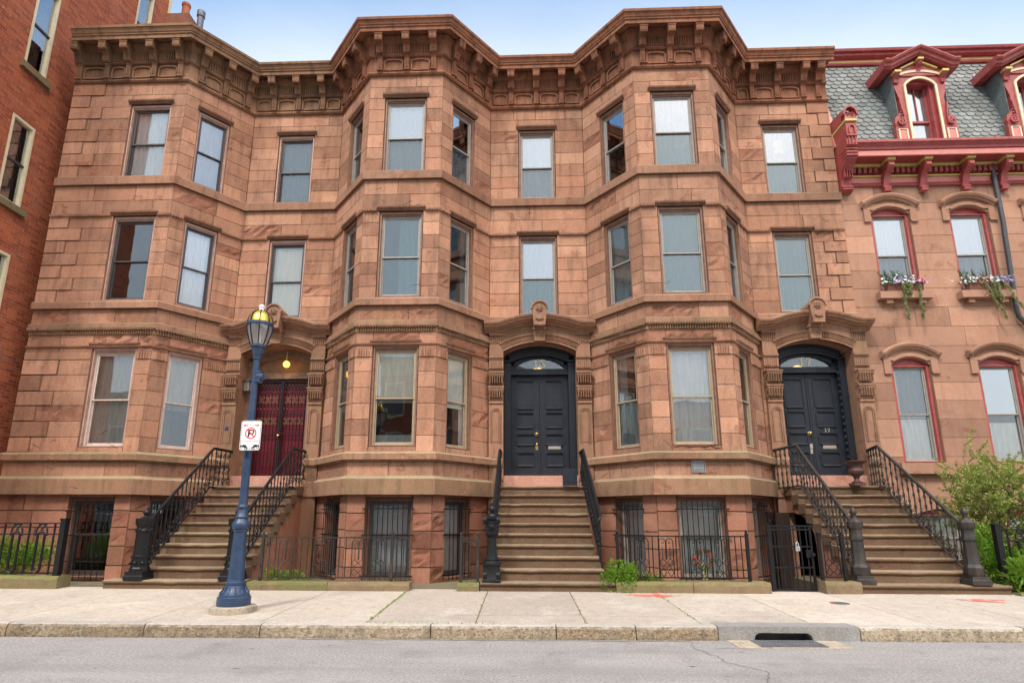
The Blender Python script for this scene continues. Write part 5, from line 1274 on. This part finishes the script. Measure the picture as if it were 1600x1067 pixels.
# ------------------------------------------------------------------ street lamp and sign
def street_lamp():
    x,y=-3.80,7.86; z=0.; root=thing('street_lamp','blue street lamp post with gold-domed glass lantern on a round concrete footing','street lamp',(x,y,z)); C=(x,y,z)
    def L(name,prof,mat,parent=root,seg=24,sm=35,**k):
        m=MB(); m.lathe(C,prof,seg,F=W0,**k); return m.build(name,mat,parent,smooth=sm)
    m=MB(); vs=[(.285,.10),(.29,.21),(.285,.235),(.26,.245),(.02,.245)]; m.lathe(C,vs,28,tn()); m.build('footing','foot_concrete',root,smooth=40)
    b=L('base',[(.208,.245),(.212,.27),(.208,.35),(.19,.365),(.19,.385),(.176,.40),(.143,.44),(.125,.48),(.118,.505),(.126,.51),(.126,.535),(.115,.545),(.110,.57)],'blue_paint')
    m=MB()
    for k in range(12):
        a=k*math.pi/6; m.tube([Vector((x+r*math.cos(a),y+r*math.sin(a),z+h)) for r,h in ((.18,.40),(.146,.44),(.128,.485))],.011,5)
    m.build('ridge','blue_paint',b)
    s=L('shaft',[(.104,.57),(.102,.59),(.083,1.17),(.083,1.20)],'blue_paint',seg=32,flute=1,fd=.035)
    L('collar',[(.085,1.18),(.094,1.19),(.094,1.215),(.108,1.225),(.116,1.25),(.116,1.29),(.102,1.315),(.08,1.34),(.076,1.355),(.086,1.365),(.086,1.38),(.07,1.40),(.063,1.49),(.075,1.495),(.075,1.515),(.065,1.52),(.058,1.54)],'blue_paint')
    L('upper_shaft',[(.058,1.53),(.043,3.55),(.043,3.61)],'blue_paint',seg=28,flute=1,fd=.03)
    n=L('neck',[(.056,3.595),(.056,3.615),(.05,3.62),(.054,3.635),(.085,3.735),(.09,3.765),(.108,3.77),(.108,3.80),(.098,3.805)],'blue_paint',seg=16)
    m=MB(); f=at(x,y,z); m.lathe((.055,0,3.33),[(.05,-.05),(.058,-.035),(.058,.035),(.045,.05),(.02,.055)],12,F=lambda a,b_,c:f(.02+ (c-3.33)+.05,a-.055,b_+3.33)); m.box(f,.03,.09,-.05,.05,3.25,3.42); m.build('outlet_box','blue_paint',root)
    gl=L('globe',[(.095,3.80),(.128,3.89),(.158,4.00),(.172,4.085),(.169,4.10)],'lantern_glass',sm=60)
    m=MB(); m.lathe(C,[(.02,3.80),(.025,3.94),(.03,3.95),(.03,4.06),(.01,4.08)],10); m.tube([Vector((x+.02*math.sin(q*.9)+.03,y-.05,z+3.83+q*.026)) for q in range(9)],.008,5); m.build('bulb','white_paint',gl)
    L('ring',[(.172,4.085),(.188,4.09),(.188,4.13),(.168,4.14)],'blue_paint')
    L('dome',[(.168,4.135),(.162,4.19),(.14,4.25),(.10,4.30),(.06,4.325),(.05,4.33)],'gold',sm=60)
    m=MB()
    for k in range(8):
        a=(k+.5)*math.pi/4; m.tube([Vector((x+r*math.cos(a),y+r*math.sin(a),z+h)) for r,h in ((.102,3.80),(.135,3.89),(.165,4.00),(.180,4.095),(.172,4.17),(.152,4.24),(.11,4.30),(.05,4.335))],.008,5)
    m.build('rib','iron',root)
    L('finial',[(.05,4.32),(.055,4.34),(.035,4.35),(.03,4.365),(.042,4.38),(.045,4.40),(.03,4.42),(.002,4.43)],'white_paint',seg=14,sm=60)
def sign():
    # fixed to the lamp post
    x,y,zb=-3.725,7.735,2.268; rot=-.03; f=at(x,y,zb,rot); root=thing('no_parking_sign','white no parking tow-away sign with red arrows fixed to the blue lamp post','sign',(x,y,zb)); w,h=.144,.41
    def rr(u0,u1,z0,z1,r): 
        o=[]
        for cx,cz,a0 in ((u1-r,z1-r,0),(u0+r,z1-r,90),(u0+r,z0+r,180),(u1-r,z0+r,270)): o+=[(cx+r*math.cos(R_(a0+q)),cz+r*math.sin(R_(a0+q))) for q in (0,30,60,90)]
        return o
    m=MB(); m.ext(f,rr(-w,w,0,h,.03),0,.004); m.build('plate','sign_white',root)
    m=MB(); b=rr(-w+.01,w-.01,.01,h-.01,.022); m.strip(f,b+[b[0]],-.0025,.0025,.004,.0052); m.box(f,-w+.01,w-.01,.004,.0052,.118,.124)
    c=(0,.235)   # letter P
    m.box(f,-.040,-.016,.004,.0052,.185,.285); m.strip(f,[(-.018,.276),(.018,.276)]+[(.018+.024*math.cos(R_(a)),.252+.024*math.sin(R_(a))) for a in range(75,-91,-15)]+[(-.018,.228)],-.009,.009,.004,.0052)
    for s in (-1,1):   # towed cars
        cx=s*.078+.0; g=lambda u,n,z,cx=cx,s=s:f(cx+(u*math.cos(.32*s)-z*math.sin(.32*s))*1.0,n,.05+u*math.sin(.32*s)+z*math.cos(.32*s))
        m.ext(g,[(-.056,-.01),(.056,-.01),(.056,.006),(.036,.010),(.022,.026),(-.016,.026),(-.03,.010),(-.056,.006)],.004,.0052)
        for q in (-.032,.032): 
            t=[(q+.0165*math.cos(R_(a)),-.012+.0165*math.sin(R_(a))) for a in range(0,361,30)]; m.strip(g,t,-.004,.004,.004,.0056)
    m.strip(f,[(-.05,.085),(0,.10),(.05,.078)],-.0018,.0018,.004,.0052); m.ball(f(0,.004,.385),.006,8,5); m.ball(f(0,.004,.028),.006,8,5)
    m.build('black_symbol','sign_black',root)
    m=MB(); t=[(c[0]+.072*math.cos(R_(a)),c[1]+.072*math.sin(R_(a))) for a in range(0,361,15)]; m.strip(f,t,-.0075,.0075,.0052,.0064); m.strip(f,[(-.05,.285),(.05,.185)],-.0075,.0075,.0052,.0064)
    for s in (-1,1): m.box(f,*sorted((s*.045,s*.09)),.004,.0058,.337,.35); m.ext(f,[(s*.085,.327),(s*.085,.36),(s*.118,.3435)],.004,.0058)
    m.build('red_symbol','sign_red',root)
    m=MB(); m.box(f,-.02,.02,-.10,-.001,.10,.13); m.box(f,-.02,.02,-.10,-.001,.30,.33); m.build('bracket','lead',root)
# ------------------------------------------------------------------ small things
def urn(x,y,z):
    root=thing('garden_urn','rusty iron urn on a foot standing beside the door numbered 17','urn',(x,y,z)); m=MB()
    m.box(at(x,y,z),-.11,.11,-.11,.11,0,.05); m.lathe((x,y,z),[(.09,.05),(.10,.065),(.055,.09),(.045,.13),(.06,.16),(.055,.175),(.10,.20),(.145,.25),(.15,.29)],20,flute=1,fd=.06); m.build('foot','urn_iron',root,smooth=35)
    m=MB(); m.lathe((x,y,z),[(.148,.285),(.14,.31),(.125,.36),(.135,.42),(.19,.455),(.225,.465),(.23,.485),(.20,.488),(.11,.44),(.1,.40)],24); m.build('bowl','urn_iron',root,smooth=35)
def planter(label,x,z,seed):
    r=random.Random(seed); y=Y4-.10; root=thing('flower_box',label,'flower box',(x,y,z),'flower boxes on the upper sills'); f=at(x,y,z)
    m=MB(); m.pro(f,[(-.05,0),(.06,0),(.085,.15),(.095,.15),(.095,.165),(-.07,.165),(-.07,.15)],-.40,.38); m.build('box','planter_brown',root)
    lf=MB()
    for _ in range(330):
        p=f(r.uniform(-.47,.42),r.uniform(-.08,.13),.15+abs(r.gauss(0,.07))); d=Vector((r.gauss(0,.6),r.gauss(-.3,.5),r.uniform(.1,1))).normalized(); lf.leaf(p,d,d.orthogonal(),r.uniform(.04,.09),.03,(r.random(),r.random()*.4,0))
    for _ in range(16):
        u=r.uniform(-.48,.1); q=[f(u,.0,.18),f(u-.05,.02,.32),f(u-.12,.05,.38+r.uniform(0,.12))]; lf.tube(q,.004,4)
        for k in range(6): p=q[1].lerp(q[2],k/5); d=Vector((r.uniform(-1,1),r.uniform(-.5,.2),r.uniform(-.2,.8))).normalized(); lf.leaf(p,d,d.orthogonal(),.05,.02,(r.random(),.1,0))
    lf.build('leaves','leaf_dark',root)
    cols=['flower_white','flower_violet','flower_pink','flower_rose','flower_blue']
    zones=[('flower_violet',-.25,.10),('flower_white',-.30,.12),('flower_white',-.05,.22),('flower_white',.16,.12),('flower_pink',.28,.06),('flower_violet',.30,.14)] if seed==1 else [('flower_rose',-.20,.07),('flower_white',.08,.12),('flower_rose',.0,.09),('flower_blue',.28,.10),('flower_violet',.36,.08),('flower_white',-.3,.12)]
    for c in sorted(set(zz[0] for zz in zones)):
        fl=MB()
        for cc,u0,s in zones:
            if cc!=c: continue
            for _ in range(34):
                p=f(r.gauss(u0,s),r.uniform(.0,.17),.17+abs(r.gauss(.04,.06))); nrm=Vector((r.gauss(0,.4),-1,r.uniform(.0,.9))).normalized(); a=nrm.orthogonal().normalized(); b=nrm.cross(a)
                R=r.uniform(.016,.03)
                for k in range(5):
                    t=k*2*math.pi/5; fl.add([p,p+(a*math.cos(t-.5)+b*math.sin(t-.5))*R*.8,p+(a*math.cos(t)+b*math.sin(t))*R+nrm*.006,p+(a*math.cos(t+.5)+b*math.sin(t+.5))*R*.8],[(0,1,2,3)])
        fl.build('flowers',c,root)
    iv=MB()
    tr=[(-.12,-.09,-.72),(.24,.22,-.68),(.05,.02,-.14),(-.05,.0,-.1)] if seed==1 else [(-.12,.22,-.70),(.30,.72,-.70),(.14,.2,-.3),(.05,.08,-.18)]
    for a,b,zz in tr:
        for s in range(3):
            pts=[f(a+(b-a)*q/10+r.uniform(-.025,.025),.12+.02*math.sin(q),.16+(zz-.16)*q/10*r.uniform(.93,1.03)) for q in range(11)]; iv.tube(pts,.004,4,(.2,.2,0))
            for p,p2 in zip(pts,pts[1:]):
                for _ in range(6): d=Vector((r.uniform(-1,1),r.uniform(-1,.2),r.uniform(-.8,.3))).normalized(); iv.leaf(p.lerp(p2,r.random()),d,d.orthogonal(),r.uniform(.03,.055),.035,(r.random(),r.random()*.5,0))
    iv.build('trailing_ivy','leaf_ivy',root)
def bush(name,label,cat,c,rad,n,mat,leaf=.05,w=.03,seed=1,flat=.9,lumps=9,group=None):
    r=random.Random(seed); c=Vector(c); root=thing(name,label,cat,tuple(c),group)
    L=[(Vector((r.uniform(-.65,.65)*rad[0],r.uniform(-.65,.65)*rad[1],r.uniform(.25,.75)*rad[2])),r.uniform(.3,.5)) for _ in range(lumps)]
    st=MB()
    for v,s in L: st.tube([c+Vector((v.x*.2,v.y*.2,0)),c+v*.6,c+v],[.010,.007,.003],5)
    st.build('stem','bark',root)
    m=MB()
    for _ in range(n):
        v,s=r.choice(L); d=Vector((r.gauss(0,1),r.gauss(0,1),r.gauss(0,1))).normalized(); k=s*(r.random()**.4)
        p=c+v+Vector((d.x*rad[0],d.y*rad[1],d.z*rad[2]*flat))*k
        if p.z<c.z: p.z=c.z+r.random()*.05
        dd=(d+Vector((r.gauss(0,.5),r.gauss(0,.5),r.gauss(.3,.5)))).normalized(); m.leaf(p,dd,dd.orthogonal(),leaf*r.uniform(.6,1.3),w,(r.random(),r.random()*.6,0))
    m.build('foliage',mat,root); return root
def shrub_tree(label,x,y,z,stems,h,seed,n=1):
    r=random.Random(seed); root=thing('young_tree',label,'tree',(x,y,z),'young trees at the right edge'); b=MB(); lf=MB()
    def twig(p,d,l,rad,depth):
        pts=[p]; q=p.copy(); dd=d.copy(); k=5
        for i in range(k): dd=(dd+Vector((r.gauss(0,.13),r.gauss(0,.10),r.gauss(.03,.06)))).normalized(); q=q+dd*(l/k); pts.append(q.copy())
        b.tube(pts,[rad*(1-.7*i/k) for i in range(k+1)],5)
        if depth<3:
            for i in range(1,k+1):
                for _ in range(r.choice((1,2) if depth<1 else (0,1,1))): 
                    nd=(dd+Vector((r.gauss(0,.75),r.gauss(0,.5),r.gauss(.05,.35)))).normalized(); twig(pts[i],nd,l*r.uniform(.35,.6),rad*.45,depth+1)
        if depth>=1:
            for i in range(1,k+1):
                for _ in range(6 if depth>1 else 2):
                    e=Vector((r.gauss(0,1),r.gauss(0,1),r.gauss(.5,.6))).normalized(); lf.leaf(pts[i-1].lerp(pts[i],r.random()),e,e.orthogonal(),r.uniform(.03,.055),.022,(r.random(),r.random()*.7,0))
    for dx,dy,tx,ty,hh in stems:
        d=Vector((tx,ty,1)).normalized(); twig(Vector((x+dx,y+dy,z)),d,h*hh,.022,0)
    b.build('trunk','bark',root); lf.build('crown','leaf_spring',root)
def plants():
    bush('shrub','rounded bright green shrub behind the black fence at the left edge','shrub',(-9.0,10.35,.36),(.75,.42,.66),3600,'leaf_bright',.05,.032,3)
    bush('shrub','bright green bush spilling over the curb right of the middle stoop','shrub',(1.62,9.86,.20),(.33,.24,.46),1900,'leaf_bright',.05,.03,5)
    bush('weed_clump','low pale green weeds behind the brown iron fence beside the left stoop','plant',(-4.0,10.1,.28),(.45,.2,.26),360,'leaf_bright',.07,.03,8)
    bush('weed_clump','small green weeds at the foot of the fence below the wreath window','plant',(2.15,9.9,.33),(.35,.12,.2),240,'leaf_bright',.045,.022,9)
    bush('fern_clump','light green leafy ground plants beside the right end newel post','plant',(8.2,9.95,.20),(.75,.35,.75),2300,'leaf_bright',.10,.035,11)
    bush('hosta_clump','pale broad-leaved ground plants at the right edge behind the end stoop','plant',(8.55,9.75,.2),(.6,.25,.42),900,'leaf_spring',.14,.055,12)
    bush('fern_clump','tall green ferns growing between the right railing and the black fence','plant',(7.85,10.3,.3),(.35,.3,.95),1100,'leaf_bright',.10,.03,13)
    shrub_tree('thin many-stemmed young tree with small spring leaves right of the end stoop',8.35,10.7,.22,[(0,0,-.10,0,1.0),(.1,.1,.28,0,1.0),(-.1,0,-.28,.05,.9),(.2,-.1,.55,-.05,.95),(.05,.0,.08,.1,1.05),(-.05,.1,.45,.1,.9),(.1,-.05,-.02,-.1,.85),(.3,.1,.2,.05,.8)],1.48,21)
    shrub_tree('young tree with small spring leaves at the right edge',9.55,10.7,.22,[(0,0,-.22,0,1.0),(.1,.1,.22,0,1.0),(-.1,0,-.45,.05,.9),(.05,.0,.05,.1,1.1),(-.2,.1,-.35,-.1,.8),(.0,-.1,-.1,.1,.9)],1.55,23)
def wreath():
    F=bayF(1,'f'); uc=F.L/2-.06; p=F(uc,.10,.64); root=thing('wreath','green wreath with red berries and a pale ribbon on the basement window bars','wreath',tuple(p)); r=random.Random(4)
    R=.155; a=MB(); bm=MB()
    for _ in range(520):
        t=r.uniform(0,2*math.pi); q=F(uc+(R+r.gauss(0,.025))*math.cos(t),.10+r.gauss(0,.02),.64+(R+r.gauss(0,.025))*math.sin(t)); d=Vector((r.gauss(0,1),r.gauss(-.3,1),r.gauss(0,1))).normalized(); a.leaf(q,d,d.orthogonal(),.055,.016,(r.random(),r.random()*.3,0))
    for _ in range(60):
        t=r.uniform(0,2*math.pi); bm.ball(F(uc+(R+r.gauss(0,.03))*math.cos(t),.125,.64+(R+r.gauss(0,.03))*math.sin(t)),.011,6,4)
    a.build('greenery','leaf_dark',root); bm.build('berries','sign_red',root)
    q=MB()
    for s in (-1,1): q.quad(F(uc-.02,.12,.50),F(uc+.02,.12,.50),F(uc+.02+s*.03,.13,.28),F(uc-.02+s*.03,.125,.28)); q.strip(F,spiral((uc+s*.035,.515),.04,.03,0,360,10),-.008,.008,.11,.14)
    q.build('ribbon','leaf_ivy',root)
def plaque():
    F=bayF(1,'f'); x=3.40; u=x-F.P.x; m=MB(); m.box(F,u-.135,u+.135,.03,.062,2.24,2.465); root=thing('plaque','small grey metal plaque with raised text on the stone band of the right bay','plaque',tuple(F(u,.05,2.24))); m.build('plate','plaque',root)
    q=MB(); ring(q,F,u-.133,u+.133,2.242,2.463,.008,.062,.068); r=random.Random(2)
    for z,h,w in ((2.435,.014,.07),(2.405,.02,.11),(2.375,.012,.10),(2.35,.012,.10),(2.325,.018,.10),(2.295,.010,.09),(2.272,.010,.105)):
        a=-w
        while a<w: b=a+r.uniform(.012,.035); q.box(F,u+a,u+min(b,w),.062,.066,z-h/2,z+h/2); a=b+.008
    q.build('raised_lines','plaque_text',root)
# ------------------------------------------------------------------ the other side of the street (seen in the window glass)
def facing(label,x0,x1,y,h,mat,wcol,rows,cols,cat='building'):
    root=thing('facing_building',label,cat,((x0+x1)/2,y,0)); F=Fr((x1,y),(x0,y)); L=F.L; m=MB()
    m.box(F,0,L,-9,0,0,h); m.build('wall',mat,root); c=MB(); c.pro(F,[(.001,h-.9),(.08,h-.9),(.1,h-.5),(.35,h-.35),(.5,h-.1),(.5,h),(.001,h)],0,L); ribs(c,F,.2,L-.2,h-.75,h-.4,.05,.3,.7,.5); c.build('cornice','pale_stone',root)
    for r in range(rows):
        for q in range(cols):
            u=L*(q+.5)/cols; z=1.6+r*(h-2.2)/rows; g=MB(); ring(g,F,u-.6,u+.6,z,z+2.0,.09,.002,.06); g.box(F,u-.55,u+.55,.002,.05,z+.97,z+1.04); w=g.build('window',wcol,root); p=MB(); p.box(F,u-.51,u+.51,.001,.02,z+.09,z+1.91); p.build('pane','lead',w)
def opposite():
    facing('red brick building across the street, seen reflected in the window glass',-8.2,2.5,-9.5,10.5,'far_brick','cream_trim',3,6)
    facing('pale stone building across the street, seen reflected in the left windows',-27,-8.6,-9.5,8.5,'pale_stone','white_paint',2,8)
    facing('lower red brick building across the street to the right, seen only in reflections',6.5,22,-10.5,8,'far_brick','white_paint',2,6)
    o=MB(); o.quad(*[Vector(v) for v in ((-40,-9.4,.15),(40,-9.4,.15),(40,-6.6,.15),(-40,-6.6,.15))]); struct(o.build('far_sidewalk','sidewalk_concrete'))
# ------------------------------------------------------------------ build everything
street()
for i in range(3): house(i)
slate_house(); brick_building()
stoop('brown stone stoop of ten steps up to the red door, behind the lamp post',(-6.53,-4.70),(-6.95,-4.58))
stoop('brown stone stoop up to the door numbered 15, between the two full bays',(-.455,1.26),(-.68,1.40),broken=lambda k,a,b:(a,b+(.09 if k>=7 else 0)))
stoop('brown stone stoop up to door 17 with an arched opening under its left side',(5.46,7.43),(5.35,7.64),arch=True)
railing('black iron railing with scrolled landing on the left side of the red door stoop',[(-6.44,9.97,1.31),(-6.47,11.86,2.80),(-6.40,12.50,2.80)],'scroll',1,scrolls=True)
railing('black iron railing with scrolled landing on the right side of the red door stoop',[(-4.83,9.97,1.31),(-4.78,11.86,2.80),(-4.74,12.50,2.80)],'scroll',1,scrolls=True)
railing('black iron railing with newel post left of the door numbered 15',[(-.50,9.95,1.32),(-.45,11.95,2.76),(-.44,12.50,2.76)],'scroll',2,h=.82)
railing('black iron railing without a newel post right of the door numbered 15',[(1.33,10.05,1.40),(1.27,11.95,2.76),(1.26,12.50,2.76)],'scroll',None,h=.82,curl=True)
railing('worn brown iron railing with turned balusters left of the door numbered 17',[(5.43,9.97,1.33),(5.54,11.80,2.82),(5.36,12.45,2.80)],'turned',3,'worn_iron')
railing('worn brown iron railing with turned balusters right of the door numbered 17',[(7.20,9.97,1.29),(7.16,11.86,2.81),(7.30,12.45,2.79)],'turned',3,'worn_iron')
low_wall('mossy rough stone curb under the black fence at the left edge',-11.2,-7.68,.43,wave=.03)
low_wall('long low stone curb under the brown fence right of the left stoop',-4.50,-1.82,.355)
low_wall('short mossy stone block under the little fence panel beside the middle stoop',-1.06,-.69,.35,9.72,9.98)
low_wall('long mossy stone curb under the black fence below the wreath',1.50,3.93,.385)
low_wall('short mossy stone block between the iron gate and the right end stoop',4.78,5.34,.405,9.70,10.1)
low_wall('low brown stone curb at the right edge behind the ground plants',7.66,11.5,.26,9.6,9.75)
gothic_fence('black iron fence with pointed loops beside the leftmost basement door',-10.9,-7.84,9.84,.43,1.28,-7.84)
gothic_fence('black iron fence with pointed loops at the right edge',7.72,10.8,9.95,.42,1.22,7.72)
panel_fence('brown iron fence with diamond ornaments between the left and middle stoops',-4.34,-1.86,9.84,.36,1.06,(-4.35,-2.16),'worn_iron',(-3.95,-3.35,-2.72,-2.40))
panel_fence('single narrow brown iron fence panel left of the middle stoop',-1.0,-.73,9.84,.355,1.05,(-1.01,-.73),'worn_iron',(-.865,))
panel_fence('black iron fence with looped ornaments before the wreath window',1.56,3.66,9.84,.39,1.10,(1.56,3.66),'iron',(1.95,2.35,2.85,3.25),.095)
panel_fence('single narrow black iron fence panel between the gate and the right end stoop',4.84,5.17,9.86,.41,1.09,(4.82,5.18),'iron',(5.0,))
gate(); street_lamp(); sign(); urn(6.72,11.93,2.03); plaque(); wreath()
m=MB(); m.box(at(.99,11.98,2.03),-.15,.15,-.012,.012,0,.345); tag(m.build('dark_panel','black_paint'),'flat dark square panel leaning at the foot of the door numbered 15','panel')
planter('brown flower box with violet and magenta flowers on the left upper sill',8.62,6.35,1)
planter('brown flower box of rose and white flowers on the upper sill beside the rain pipe',10.40,6.35,2)
plants(); opposite()
